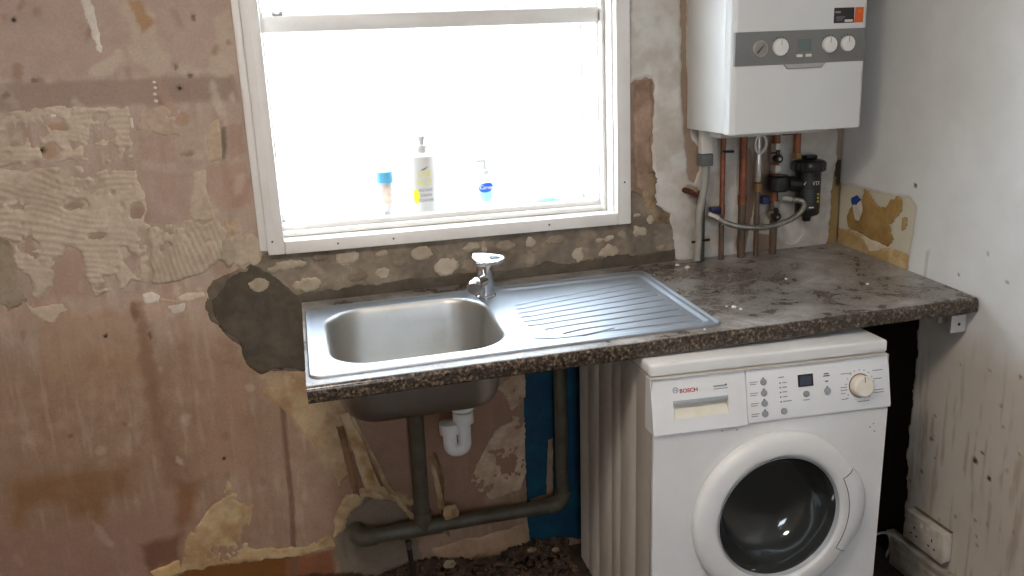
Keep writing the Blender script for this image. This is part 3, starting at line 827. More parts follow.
for i, (y0, z0, rr) in enumerate([(-0.347, 1.138, 2.2), (-0.536, 0.931, 1.6), (-0.625, 1.005, 1.2), (-0.695, 0.95, 1.4), (-0.655, 0.461, 3.2), (-0.706, 0.434, 3), (-0.675, 0.492, 2)]):
    S(ell(y0, z0, rr * .0026, rr * .0022), (46, 36, 30), a=.95, soft=.003, amp=.001, seed=260 + i)
S([(-0.41, 0.964), (-0.421, 0.972), (-0.415, 0.892), (-0.407, 0.89)], (160, 150, 136), a=.5, soft=.006, amp=.002, seed=160)
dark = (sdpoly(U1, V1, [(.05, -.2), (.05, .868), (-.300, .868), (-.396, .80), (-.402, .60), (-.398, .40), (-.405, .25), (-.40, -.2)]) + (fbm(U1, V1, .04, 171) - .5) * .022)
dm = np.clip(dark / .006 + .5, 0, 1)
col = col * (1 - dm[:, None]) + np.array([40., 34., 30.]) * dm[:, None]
exp_ = sdpoly(U1, V1, [(0.01, 1.103), (-0.13, 1.102), (-0.265, 1.1), (-0.323, 1.105), (-0.353, 1.081), (-0.356, 1.06), (-0.343, 0.956), (-0.338, 0.897), (-0.216, 0.894), (0.034, 0.9)]) + (fbm(U1, V1, .03, 172) - .5) * .010
em = np.clip(exp_ / .005 + .5, 0, 1)
col = col * (1 - em[:, None]) + np.array([205., 198., 178.]) * em[:, None]
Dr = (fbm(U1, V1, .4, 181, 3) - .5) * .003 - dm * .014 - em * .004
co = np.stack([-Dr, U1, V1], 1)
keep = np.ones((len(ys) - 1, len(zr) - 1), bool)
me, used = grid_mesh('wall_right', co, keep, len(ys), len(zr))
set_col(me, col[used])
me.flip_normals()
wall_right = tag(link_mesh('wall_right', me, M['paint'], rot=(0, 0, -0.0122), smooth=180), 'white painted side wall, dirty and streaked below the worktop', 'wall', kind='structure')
bm = B()
box(bm, .03, .16, YF, .02, 0, ZC)
obj('masonry', bm, M['concrete'], wall_right, smooth=0)
K = dict(parent=wall_right, wall='right')
patch('adhesive_patch', [(-0.121, 1.095), (-0.145, 1.092), (-0.161, 1.071), (-0.199, 1.055), (-0.226, 1.056), (-0.249, 1.083), (-0.269, 1.095), (-0.295, 1.09), (-0.294, 1.061), (-0.264, 1.028), (-0.248, 1.013), (-0.255, 0.991), (-0.269, 0.976), (-0.246, 0.948), (-0.183, 0.948), (-0.134, 0.966), (-0.105, 0.964), (-0.054, 0.974), (-0.046, 1.004), (-0.068, 1.039), (-0.097, 1.043), (-0.114, 1.064)], .0015, (164, 132, 80), seed=110, amp=.003, sc=.02, res=.004, rgb2=(150, 118, 70), **K)
patch('adhesive_patch', [(-0.004, 0.959), (-0.065, 0.96), (-0.125, 0.956), (-0.247, 0.942), (-0.333, 0.942), (-0.342, 0.892), (-0.216, 0.894), (-0.009, 0.902)], .0025, (172, 142, 94), seed=111, amp=.002, res=.004, rgb2=(190, 168, 128), **K)
patch('plaster_patch', [(-0.067, 1.045), (-0.114, 1.064), (-0.127, 1.035), (-0.111, 0.996), (-0.087, 0.998)], .003, (208, 200, 184), seed=112, amp=.002, res=.003, **K)
patch('plaster_patch', [(-0.125, 0.956), (-0.191, 0.956), (-0.242, 0.945), (-0.213, 0.924), (-0.167, 0.915)], .0035, (206, 190, 166), seed=113, amp=.002, res=.003, **K)
patch('adhesive_patch', [(-0.301, 1.039), (-0.321, 1.046), (-0.316, 1.014), (-0.304, 1.009)], .002, (168, 140, 92), seed=114, amp=.002, res=.003, **K)
patch('blue_paint', [(-0.061, 1.062), (-0.089, 1.073), (-0.11, 1.063), (-0.097, 1.043), (-0.067, 1.042)], .004, (22, 60, 130), seed=115, amp=.001, res=.0025, mat=M['paint'], **K)

# ---- floor, ceiling and the two walls behind the viewer
fx = np.arange(XL - .1, .10, .03)
fy = np.arange(YF - .1, .10, .03)
U, V = np.meshgrid(fx, fy, indexing='ij')
co = np.stack([U.ravel(), V.ravel(), ((fbm(U, V, .09, 301) - .5) * .012).ravel()], 1)
me, used = grid_mesh('floor', co, np.ones((len(fx) - 1, len(fy) - 1), bool), len(fx), len(fy))
floor = tag(link_mesh('floor', me, M['dirt'], smooth=180), 'dark dirty bare floor under the sink', 'floor', kind='structure')
bm = B(); box(bm, XL - .12, .16, YF - .12, TH, -.10, -.012); obj('sub_floor', bm, M['dirt'], floor, smooth=0)
bm = B(); box(bm, XL - .1, .16, YF - .1, TH, ZC, ZC + .1)
tag(obj('ceiling', bm, M['ceiling_white'], smooth=0), 'white ceiling above the room', 'ceiling', kind='structure')
simple('side_plaster', (190, 168, 150), .9)
bm = B(); box(bm, XL - .12, XL, YF, 0.02, 0, ZC)
tag(obj('wall_left', bm, M['side_plaster'], smooth=0), 'plain plaster wall at the far side', 'wall', kind='structure')
OX0, OX1, OZ0, OZ1 = -2.15, -1.25, 1.35, 2.15            # unseen opening added behind the viewer for fill daylight
bm = B()
box(bm, XL - .1, OX0, YF - .12, YF, 0, ZC)
box(bm, OX1, .1, YF - .12, YF, 0, ZC)
box(bm, OX0, OX1, YF - .12, YF, OZ1, ZC)
box(bm, OX0, OX1, YF - .12, YF, 0, OZ0)
tag(obj('wall_front', bm, M['side_plaster'], smooth=0), 'wall behind the viewer with an opening added for fill daylight', 'wall', kind='structure')
bm = B(); box(bm, -14, 14, TH, 18, -.30, -.15); 
tag(obj('yard_ground', bm, M['concrete'], smooth=0), 'pale concrete yard outside the window', 'ground', kind='structure')
bm = B(); box(bm, -14, 14, -18, YF - .12, -.30, -.15)
tag(obj('garden_ground', bm, M['concrete'], smooth=0), 'pale paving beyond the added opening behind the viewer', 'ground', kind='structure')

bm = B(); lathe(bm, [(.05, .09), (.06, .07), (.24, .03), (.25, .012), (.235, .012), (.05, .055)], 32); fx_ = obj('added_lamp_dish', bm, M['ceiling_white'], None, (-1.75, -1.6, ZC - .09))  # unseen fitting added around the fill light
tag(fx_, 'shallow white lamp dish added out of view above the room', 'lamp')

# ---- window: casing on the wall face, lining, sash, panes, outer sill
win = tag(empty('window_1', (0, 0, 0)), 'white painted wooden window with a big blank lower pane', 'window', kind='structure')
CZ = 2.06
bm = B(); box(bm, -1.734, -1.690, -.026, .004, 1.0385, CZ, .003); obj('casing', bm, M['white_gloss'], win)
bm = B(); box(bm, -1.754, -1.7345, -.014, .004, 1.050, CZ, .002); obj('casing_bead', bm, M['white_gloss'], win)
bm = B(); box(bm, -.746, -.705, -.026, .004, 1.0375, CZ, .003); obj('casing', bm, M['white_gloss'], win)
bm = B(); box(bm, -1.6895, -.7465, -.026, .004, 1.0375, 1.072, .003); obj('casing', bm, M['white_gloss'], win)
bm = B(); box(bm, -1.6895, -.7465, -.026, .004, CZ - .04, CZ, .003); obj('casing', bm, M['white_gloss'], win)
# routed line down the left casing
bm = B(); box(bm, -1.7135, -1.7115, -.0275, -.02, 1.05, CZ - .01, .0005); obj('casing_moulding', bm, M['white_gloss'], win)
# lining boards of the reveal
bm = B(); box(bm, WX0, WX0 + .012, .004, .310, WZ0, WZ1, .002); obj('lining', bm, M['white_gloss'], win)
bm = B(); box(bm, WX1 - .012, WX1, .004, .310, WZ0, WZ1, .002); obj('lining', bm, M['white_gloss'], win)
bm = B(); box(bm, WX0 + .012, WX1 - .012, .004, .089, WZ0 - .02, WZ0 + .006, .002); obj('sill_nosing', bm, M['white_gloss'], win)
bm = B(); box(bm, WX0 + .012, WX1 - .012, .004, .310, WZ1 - .012, WZ1, .002); obj('lining', bm, M['white_gloss'], win)
# stop bead, then the sash
L_, R_ = WX0 + .0125, WX1 - .0125
bm = B(); box(bm, R_ - .010, R_, .055, .085, WZ0 + .007, WZ1 - .013, .003); obj('stop_bead', bm, M['white_gloss'], win)
bm = B(); box(bm, L_, R_ - .0105, .060, .086, WZ0 + .007, WZ0 + .020, .003); obj('stop_bead', bm, M['white_gloss'], win)
bm = B(); box(bm, R_ - .012, R_, .090, .125, 1.0965, WZ1 - .013, .002); obj('inner_stile', bm, M['white_gloss'], win)
bm = B(); box(bm, L_, R_, .090, .125, WZ0 + .007, 1.096, .003); obj('sill_upstand', bm, M['white_gloss'], win)
bm = B(); box(bm, L_, R_ - .0125, .070, .125, 1.609, 1.651, .003); mr_ = obj('transom_rail', bm, M['white_gloss'], win)
bm = B(); box(bm, -1.660, -1.632, .074, .098, 1.651, 1.663, .003); obj('catch', bm, M['nickel'], mr_)
bm = B(); box(bm, L_, R_, .1255, .262, WZ0 + .0, 1.078, .003); obj('window_sill', bm, M['sill_white'], win)
# outer sash with its two panes
bm = B(); box(bm, L_, L_ + .005, .265, .300, WZ0 + .002, WZ1 - .013, .003); obj('sash_stile', bm, M['white_gloss'], win)
bm = B(); box(bm, R_ - .005, R_, .265, .300, WZ0 + .002, WZ1 - .013, .003); obj('sash_stile', bm, M['white_gloss'], win)
bm = B(); box(bm, L_ + .0055, R_ - .0055, .265, .300, WZ0 + .002, 1.092, .003); obj('bottom_rail', bm, M['white_gloss'], win)
bm = B(); box(bm, L_ + .0055, R_ - .0055, .265, .300, 1.645, 1.675, .003); obj('meeting_rail', bm, M['white_gloss'], win)
bm = B(); box(bm, L_ + .0055, R_ - .0055, .280, .284, 1.0925, 1.6445); obj('pane', bm, M['pane_glass'], win, smooth=0)
bm = B(); box(bm, L_ + .0055, R_ - .0055, .280, .284, 1.6755, WZ1 - .014); obj('pane', bm, M['pane_glass'], win, smooth=0)
bm = B(); box(bm, WX0 - .06, WX1 + .06, .305, .46, WZ0 - .05, WZ0 - .001, .004); obj('outer_sill', bm, M['sill_white'], win)
for cx, cz in ((-1.720, 1.075), (-1.55, 1.055), (-1.40, 1.055), (-.955, 1.055), (-.725, 1.16)):
    bm = B(); lathe(bm, [(0.0028, 0), (0.0028, -.001), (0, -.001)], 8, 'Y', (cx, -.026, cz), cap=False)
    obj('screw_hole', bm, M['seam'], win)

# ---- skirting and socket on the right wall
sk = tag(empty('baseboard_right', (0, 0, 0), (0, 0, -0.0122)), 'old white skirting board along the side wall', 'skirting', kind='structure')
bm = B(); box(bm, -.022, -.002, -1.6, -.385, 0, .092, .003); obj('board', bm, M['skirt_white'], sk)
bm = B(); box(bm, -.030, -.002, -1.6, -.372, .0925, .108, .004); obj('top_moulding', bm, M['skirt_white'], sk)
bm = B(); box(bm, -.027, -.0225, -1.6, -.40, .066, .078, .002); obj('bead', bm, M['skirt_white'], sk)

so = tag(empty('double_socket', (-.008, -.533, .178), (0, 0, -0.0122)), 'grimy white double wall socket above the skirting board', 'socket')
bm = B(); box(bm, -.026, 0, -.0735, .0735, -.043, .043, .003); obj('back_box', bm, M['socket_white'], so)
bm = B(); box(bm, -.034, -.0265, -.0755, .0755, -.0445, .0445, .003); pl = obj('face_plate', bm, M['socket_white'], so)
for s in (-1, 1):
    for dy, dz, w, h in ((0, .012, .004, .009), (-.011, -.010, .007, .0045), (.011, -.010, .007, .0045)):
        bm = B(); box(bm, -.0348, -.033, s * .036 + dy - w / 2, s * .036 + dy + w / 2, dz - h / 2 - .006, dz + h / 2 - .006); obj('pin_slot', bm, M['dark_plastic'], pl, smooth=0)
    bm = B(); box(bm, -.038, -.0335, s * .012 - .005, s * .012 + .005, .020, .036, .0015); obj('rocker_switch', bm, M['socket_white'], so)
bm = B(); box(bm, -.010, -.001, -.075, .075, .0455, .0475, .0005); obj('grime_line', bm, M['grime'], so)

# ---- white angle bracket that carries the end of the worktop
br = tag(empty('shelf_bracket', (-.0105, -.575, .790), (0, 0, -0.0122)), 'small white angle bracket under the right end of the worktop', 'bracket')
bm = B(); box(bm, -.044, 0, -.006, -.002, 0, .046, .001); obj('front_plate', bm, M['bottle_white'], br)
bm = B(); box(bm, -.004, 0, -.0015, .040, 0, .046, .001); obj('wall_plate', bm, M['bottle_white'], br)
bm = B(); lathe(bm, [(.004, -.006), (.004, -.0068), (0, -.007)], 10, 'Y', (-.021, 0, .022), cap=False); obj('screw_hole', bm, M['iron'], br)
bm = B(); box(bm, -.036, -.008, -.52, -.41, .796, .836, .003)
bt = tag(obj('timber_batten', bm, M['skirt_white']), 'short painted batten under the worktop beside the white bracket', 'batten')
bt.rotation_euler = (0, 0, -0.0122)

# ================================================================== WORKTOP, SINK, TAP
H, TX, TY, LW, DW = 0.9140, 0.0104, 0.0408, 1.6623, 0.617
WTM = Matrix.Translation((0, 0, H)) @ Matrix.Rotation(math.atan(TY), 4, 'X') @ Matrix.Rotation(-math.atan(TX), 4, 'Y')
ROT = WTM.to_euler()
def on_top(x, y, z=0): return WTM @ Vector((x, y, z))

wt = tag(empty('worktop', WTM.translation, ROT), 'dusty speckled brown laminate worktop carrying the sink', 'worktop')
bm = B()
yb = -.010
hx0, hx1, hy0, hy1 = -1.635, -.705, -.552, -.100
def slab(x0, x1, y0, y1, front=False, end=False):
    t = bmesh.new()
    if front:
        prof = []
        r = .012
        for k in range(7):
            a = PI / 2 + k / 6 * PI / 2
            prof.append((y0 + r + r * math.cos(a), -r + r * math.sin(a)))
        for k in range(5):
            a = PI + k / 4 * PI / 2
            prof.append((y0 + .005 + .005 * math.cos(a), -.038 + .005 + .005 * math.sin(a)))
        prof = [(y1, 0)] + prof + [(y1, -.038)]
    else:
        prof = [(y1, 0), (y0, 0), (y0, -.038), (y1, -.038)]
    A = [t.verts.new((x0, y, z)) for y, z in prof]
    C = [t.verts.new(((x1 if not end else .0122 * y - .004), y, z)) for y, z in prof]
    t.faces.new(A); t.faces.new(C)
    for i in range(len(prof)):
        j = (i + 1) % len(prof)
        t.faces.new((A[i], A[j], C[j], C[i]))
    bmesh.ops.recalc_face_normals(t, faces=t.faces[:])
    merge(bm, t)
slab(-LW, 0, -DW, hy0, front=True, end=True)
slab(-LW, hx0, hy0, hy1)
slab(hx1, 0, hy0, hy1, end=True)
slab(-LW, 0, hy1, yb, end=True)
obj('slab', bm, M['laminate'], wt, smooth=30)

sink = tag(empty('kitchen_sink', on_top(-1.17, -.33), ROT), 'stainless steel inset sink with ribbed drainer', 'sink')
ox, oy = -1.17, -.33
SX0, SX1, SY0, SY1 = -1.656 - ox, -.689 - ox, -.574 - oy, -.077 - oy
def ring(bm, pts, z): return [bm.verts.new((x, y, z)) for x, y in pts]
def loft(bm, rings):
    for a, b in zip(rings, rings[1:]):
        n = len(a)
        for k in range(n): bm.faces.new((a[k], a[(k + 1) % n], b[(k + 1) % n], b[k]))
OB = (-1.613 - ox, -1.188 - ox, -.530 - oy, -.128 - oy)
DB = (-1.150 - ox, -.702 - ox, -.555 - oy, -.098 - oy)
bm = B()
rs = [ring(bm, rrect(SX0 + i, SX1 - i, SY0 + i, SY1 - i, max(.024 - i, .008)), z) for i, z in ((0, .0004), (.0006, .003), (.003, .0052), (.007, .0052), (.011, .003), (.013, .0028))]
loft(bm, rs)
hole1 = ring(bm, rrect(*OB, .105, 12), .0028)
hole2 = ring(bm, [(DB[1], DB[3]), (DB[0], DB[3]), (DB[0], DB[2]), (DB[1], DB[2])], .0028)
ed = []
for rg in (rs[-1], hole1, hole2):
    for k in range(len(rg)):
        e = bm.edges.get((rg[k], rg[(k + 1) % len(rg)])) or bm.edges.new((rg[k], rg[(k + 1) % len(rg)]))
        ed.append(e)
bmesh.ops.triangle_fill(bm, use_beauty=True, use_dissolve=False, edges=ed)
obj('rim', bm, M['steel'], sink, smooth=30)

bm = B()
rs = []
for i, z, r in ((0, .0028, .105), (.004, .0018, .103), (.008, -.003, .101), (.011, -.012, .099), (.016, -.05, .095), (.024, -.128, .088), (.030, -.147, .082), (.040, -.160, .074), (.055, -.167, .062), (.09, -.1695, .045), (.14, -.171, .025)):
    rs.append(ring(bm, rrect(OB[0] + i, OB[1] - i, OB[2] + i, OB[3] - i, r, 12), z))
loft(bm, rs)
bm.faces.new(rs[-1])
bowl = obj('bowl', bm, M['steel_bowl'], sink, smooth=60)
bm = B(); lathe(bm, [(.0, -.1655), (.018, -.1655), (.030, -.1665), (.038, -.1685), (.040, -.172)], 28, 'Z', (-1.30 - ox, -.33 - oy, 0), cap=False); obj('waste_grid', bm, M['chrome'], bowl)
bm = B(); box(bm, OB[1] - .0165, OB[1] - .0135, -.515 - oy + .02, -.50 - oy + .035, -.018, -.010, .001); obj('overflow_slot', bm, M['dark_plastic'], bowl)

# drainer: pressed tray with grooves fanning in towards the bowl
nx, ny = 226, 230
gx = np.linspace(DB[0], DB[1], nx)
gy = np.linspace(DB[2], DB[3], ny)
U, V = np.meshgrid(gx, gy, indexing='ij')
X, Y = U + ox, V + oy
cxm, cym = (DB[0] + DB[1]) / 2, (DB[2] + DB[3]) / 2
qx = np.abs(U - cxm) - ((DB[1] - DB[0]) / 2 - .03)
qy = np.abs(V - cym) - ((DB[3] - DB[2]) / 2 - .03)
sd = -(np.sqrt(np.maximum(qx, 0) ** 2 + np.maximum(qy, 0) ** 2) + np.minimum(np.maximum(qx, qy), 0) - .025)
Z = .0028 - .0035 * np.clip((sd - .002) / .012, 0, 1)
open_l = np.clip((X + 1.145) / .05, 0, 1)
Z = .0028 + (Z - .0028) * open_l
for i in range(9):
    yr, yl = -.172 - .0425 * i, -.246 - .0335 * i
    if i == 8: yr, yl = -.518, -.512
    xl, xr = -1.128 + (.006 * (i - 4) ** 2 * .12) + (.0 if i < 6 else .03 * (i - 5)), -.742 + .001 * i
    t = np.clip((X - xl) / (xr - xl), 0, 1)
    yc = yl + (yr - yl) * (t ** .85) - .012 * np.clip(1 - t / .25, 0, 1) ** 2 * (1 if i > 6 else .2)
    d = np.sqrt((Y - yc) ** 2 + np.maximum(np.maximum(xl - X, X - xr), 0) ** 2)
    Z = Z - .0034 * np.exp(-(d / .0024) ** 2)
t = np.clip((X + 1.138) / .20, 0, 1)
d = np.sqrt((Y + .505 + .035 * np.sin(t * PI) * .5 - .006 * t) ** 2 + np.maximum(np.maximum(-1.138 - X, X + .938), 0) ** 2)
Z = Z - .003 * np.exp(-(d / .0024) ** 2)
edge = np.minimum(np.minimum(U - DB[0], DB[1] - U), np.minimum(V - DB[2], DB[3] - V))
Z = np.where(edge < 1e-6, .0028, Z)
co = np.stack([U.ravel(), V.ravel(), Z.ravel()], 1)
me, used = grid_mesh('drainer', co, np.ones((nx - 1, ny - 1), bool), nx, ny)
link_mesh('drainer', me, M['steel'], sink, smooth=180)

# tap
tap = tag(empty('mixer_tap', on_top(-1.176, -.147, .003), ROT), 'chrome single lever mixer tap behind the sink bowl', 'tap')
bm = B(); lathe(bm, [(.029, 0), (.029, .004), (.0255, .008), (.0245, .05), (.0235, .082), (.0225, .088), (0, .089)], 32, cap=False); lathe(bm, [(0, 0), (.027, 0)], 32, cap=False); obj('body', bm, M['chrome'], tap)
bm = B()
tube(bm, bend([(0, 0, .046), (-.040, -.076, .062), (-.045, -.090, .058)], .012), [.017, .017, .017, .017, .0175, .018, .018, .018, .0185], 24)
obj('spout', bm, M['chrome'], tap)
bm = B(); tube(bm, [(-.0445, -.088, .0590), (-.0490, -.0985, .0540)], [.0195, .0195], 24); obj('aerator', bm, M['chrome'], tap)
bm = B()
lv = [(-.026, -.020), (.004, -.025), (.034, -.020), (.054, -.010), (.058, 0), (.054, .010), (.034, .018), (.004, .023), (-.026, .018), (-.031, 0)]
lo = [(.020, -.006), (.040, -.006), (.046, 0), (.040, .006), (.020, .006), (.015, 0)]
def lz(x): return .098 + .18 * max(0, .01 - x) - .04 * max(0, x)
A = [bm.verts.new((x, y, lz(x) + .35 * y)) for x, y in lv]; A2_ = [bm.verts.new((x, y, lz(x) + .008 + .35 * y)) for x, y in lv]
C = [bm.verts.new((x, y, lz(x) + .35 * y)) for x, y in lo]; C2 = [bm.verts.new((x, y, lz(x) + .008 + .35 * y)) for x, y in lo]
for P_, Q_ in ((A, A2_), (C, C2)):
    for k in range(len(P_)): bm.faces.new((P_[k], P_[(k + 1) % len(P_)], Q_[(k + 1) % len(Q_)], Q_[k]))
for P_, Q_ in ((A, C), (A2_, C2)):
    ed = [bm.edges.get((r_[k], r_[(k + 1) % len(r_)])) for r_ in (P_, Q_) for k in range(len(r_))]
    bmesh.ops.triangle_fill(bm, use_beauty=True, edges=ed)
lever = obj('lever', bm, M['chrome'], tap, smooth=40)
bv = lever.modifiers.new('bevel', 'BEVEL'); bv.width = .002; bv.segments = 2; bv.limit_method = 'ANGLE'

# crumbs of plaster on the worktop
rnd = random.Random(3)
def crumb(name, x, y, s, mat, label, cat='plaster crumb', base=None, group=None):
    bm = B()
    bmesh.ops.create_icosphere(bm, subdivisions=2, radius=s)
    for v in bm.verts:
        v.co *= rnd.uniform(.75, 1.15)
        v.co.z *= .6
        if v.co.z < -s * .42: v.co.z = -s * .42
    p = base if base is not None else on_top(x, y, s * .42)
    o = obj(name, bm, mat, None, p, None if base is not None else ROT, smooth=0)
    return tag(o, label, cat, group)
simple('crumb_white', (226, 220, 210), .9)
for x, y, s, lb in ((-.607, -.468, .006, 'largest white plaster crumb lying right of the drainer'), (-.598, -.485, .0035, 'small white crumb just in front of the largest crumb'),
                    (-.746, -.588, .0035, 'white crumb in front of the drainer on the worktop edge'), (-.62, -.455, .003, 'small white crumb just behind the largest crumb'),
                    (-.36, -.30, .004, 'pale crumb on the bare worktop below the boiler'), (-.19, -.42, .004, 'pale crumb near the right end of the worktop'),
                    (-.56, -.10, .008, 'lump of plaster beside the grey hose at the wall'), (-.575, -.06, .006, 'smaller plaster lump against the wall by the grey hose')):
    crumb('plaster_crumb', x, y, s, M['crumb_white'], lb)

# ================================================================== UNDER THE SINK
tr_ = tag(empty('waste_trap', (-1.300, -.33, .53)), 'white plastic waste trap hanging below the sink bowl', 'waste trap')
bm = B(); tube(bm, bend([(.012, 0, .180), (.012, 0, .018), (-.026, 0, .018), (-.026, 0, .090)], .019), .0175, 20); obj('u_bend', bm, M['pvc_white'], tr_)
bm = B(); lathe(bm, [(.019, .09), (.027, .092), (.027, .122), (.019, .124)], 24, c=(.012, 0, 0)); obj('collar_nut', bm, M['pvc_white'], tr_)
bm = B(); lathe(bm, [(.019, .126), (.029, .128), (.030, .150), (.019, .152)], 24, c=(.012, 0, 0)); obj('collar_nut', bm, M['pvc_white'], tr_)
bm = B(); lathe(bm, [(.019, .066), (.026, .068), (.026, .096), (.019, .098)], 24, c=(-.026, 0, 0)); obj('collar_nut', bm, M['pvc_white'], tr_)

wp = tag(empty('waste_pipe', (-1.382, -.062, .187)), 'grey plastic waste pipe with tee running along the wall', 'waste pipe')
bm = B(); tube(bm, [(0.0, 0, .03), (.0, .0, .46)], .0235, 20); obj('riser', bm, M['waste_grey'], wp)
bm = B(); tube(bm, [(.05, 0, .001), (.39, 0, .003)], .0215, 20); obj('branch', bm, M['waste_grey'], wp)
bm = B(); tube(bm, bend([(.385, 0, .003), (.430, 0, .004), (.432, 0, .05)], .035), .0245, 20); obj('elbow', bm, M['waste_grey'], wp)
bm = B(); tube(bm, [(.432, 0, .045), (.436, 0, .66)], .0195, 20); obj('riser', bm, M['waste_grey'], wp)
bm = B(); tube(bm, [(-.075, 0, 0), (.055, 0, 0)], .0255, 20); tube(bm, [(0, 0, 0), (0, 0, .055)], .0262, 20); obj('tee', bm, M['waste_grey'], wp)
bm = B(); tube(bm, [(-.07, 0, 0), (-.15, 0, -.002)], .0225, 20); obj('branch', bm, M['waste_grey'], wp)
bm = B(); tube(bm, bend([(-.14, 0, -.002), (-.190, 0, -.002), (-.192, .052, -.002)], .03), .0268, 20); obj('elbow', bm, M['waste_grey'], wp)
pc = tag(empty('pipe_clip', (-1.43, -.05, .0)), 'dark metal clip and stem holding the waste pipe near the floor', 'pipe clip')
bm = B(); tube(bm, [(0, -.004, .148), (.004, -.02, .08), (.008, -.022, .005)], .008, 10); obj('stem', bm, M['iron'], pc)
bm = B(); tube(bm, [(-.001, -.03, .140), (.0, -.036, .155)], .009, 10); obj('cap', bm, M['nickel'], pc)

def lump(name, p, s, mat, label, cat, sq=(1, 1, .8), seed=0, group=None):
    r_ = random.Random(seed)
    bm = B()
    bmesh.ops.create_icosphere(bm, subdivisions=2, radius=s)
    for v in bm.verts:
        k = r_.uniform(.72, 1.2)
        v.co = Vector((v.co.x * sq[0] * k, v.co.y * sq[1] * k, v.co.z * sq[2] * k))
    return tag(obj(name, bm, mat, None, p, smooth=0), label, cat, group)
lump('plaster_lump', (-1.300, -.070, .226), .024, M['paper'], 'tan plaster lump caught on the grey waste pipe', 'plaster lump', (1, .8, 1.1), 4)
fl = [(-1.31, -.05, .016, 0, 'pale chip of plaster on the rubble at the left'), (-1.22, -.06, .014, 1, 'brown stone chip on the rubble under the blue paint edge'),
      (-1.05, -.05, .012, 0, 'pale chip on the rubble below the blue paint'), (-.98, -.07, .010, 0, 'small pale chip on the rubble beside the washing machine'),
      (-1.37, -.04, .020, 1, 'brown plaster chunk on the rubble below the pipe tee'), (-1.14, -.05, .013, 2, 'dark stone chip in the middle of the rubble')]
for i, (x, y, s, k, lb) in enumerate(fl):
    lump('rubble_chip', (x, y, .036 + s * .5), s, (M['rubble_pale'], M['rubble_brown'], M['iron'])[k], lb, 'rubble', (1.2, 1, .7), 20 + i, 'loose chips on the rubble')
# the heap itself: nobody could count it
bm = B()
r_ = random.Random(11)
for i in range(1400):
    x = r_.uniform(-1.60, -.93); y = -abs(r_.gauss(0, .09)) - .012
    hz = .045 * math.exp(-(y / .10) ** 2) * (.6 + .4 * math.sin(x * 17))
    s = r_.choice([.004, .005, .006, .008, .011])
    t = bmesh.new()
    bmesh.ops.create_icosphere(t, subdivisions=1, radius=s)
    q = Euler((r_.uniform(0, 6), r_.uniform(0, 6), 0)).to_matrix()
    for v in t.verts: v.co = q @ (v.co * r_.uniform(.6, 1.25)) + Vector((x, y, max(hz, 0) + s * .3 + .003))
    base = [bm.verts.new(v.co) for v in t.verts]
    t.verts.index_update()
    for f in t.faces: bm.faces.new([base[v.index] for v in f.verts])
    t.free()
tag(obj('rubble', bm, M['rubble_brown'], smooth=0), 'loose brown rubble and dirt along the foot of the wall', 'rubble', kind='stuff')

# ================================================================== WASHING MACHINE
wm = tag(empty('washing_machine', (-.9235, -.6825, .0), (0, .013, -0.0299)), 'white front loading washing machine under the worktop', 'washing machine')
MWD, MD = .598, .585
SL = .035 / .165
def LY(z): return max(0.0, (z - .68) * SL)
# body with pressed vertical ribs down its sides
side = [(.0, .016)]
for y0 in (.11, .22, .29, .40, .50):
    side += [(0, y0), (.0022, y0 + .006), (.0022, y0 + .012), (0, y0 + .018)]
side += [(0, MD)]
outl = side + [(MWD - x, y) for x, y in side[::-1]]
bm = B()
lo_, hi_ = ([bm.verts.new((x, y, z)) for x, y in outl] for z in (.02, .808))
bm.faces.new(lo_); bm.faces.new(hi_)
for i in range(len(outl) - 1): bm.faces.new((lo_[i], lo_[i + 1], hi_[i + 1], hi_[i]))       # front stays open behind the front panel
obj('cabinet', bm, M['enamel_side'], wm, smooth=30)
bm = B()
ports = []
for y in (.003, .0155):
    ro = [bm.verts.new((x, y, z)) for x, z in rrect(.001, MWD - .001, .10, .679, .004, 3)]
    ri = [bm.verts.new((.314 + .152 * math.cos(2 * PI * k / 48), y, .436 + .152 * math.sin(2 * PI * k / 48))) for k in range(48)]
    ed = [bm.edges.new((r_[k], r_[(k + 1) % len(r_)])) for r_ in (ro, ri) for k in range(len(r_))]
    bmesh.ops.triangle_fill(bm, use_beauty=True, edges=ed)
    ports.append((ro, ri))
for a, b_ in zip(*ports):
    for k in range(len(a)): bm.faces.new((a[k], a[(k + 1) % len(a)], b_[(k + 1) % len(b_)], b_[k]))
obj('front_panel', bm, M['enamel'], wm)
bm = B(); box(bm, .004, MWD - .004, .010, .0155, .012, .098, .002); obj('kick_plate', bm, M['enamel'], wm)
bm = B(); box(bm, -.002, MWD + .002, .026, MD, .8095, .840, .006, 3); obj('lid', bm, M['enamel'], wm)
for fx_, fy_ in ((.05, .05), (MWD - .05, .05), (.05, MD - .05), (MWD - .05, MD - .05)):
    bm = B(); lathe(bm, [(.02, 0), (.02, .006), (.01, .008), (.01, .022)], 16, c=(fx_, fy_, 0)); obj('foot', bm, M['dark_plastic'], wm)
prof = [(-.0020, .682), (LY(.690) - .004, .690), (LY(.806) - .004, .806), (.05, .806), (.05, .680), (.002, .680)]
bm = B(); prism(bm, prof, .2305, MWD + .003, 'YZ', .0015); cp = obj('control_panel', bm, M['panel_white'], wm)
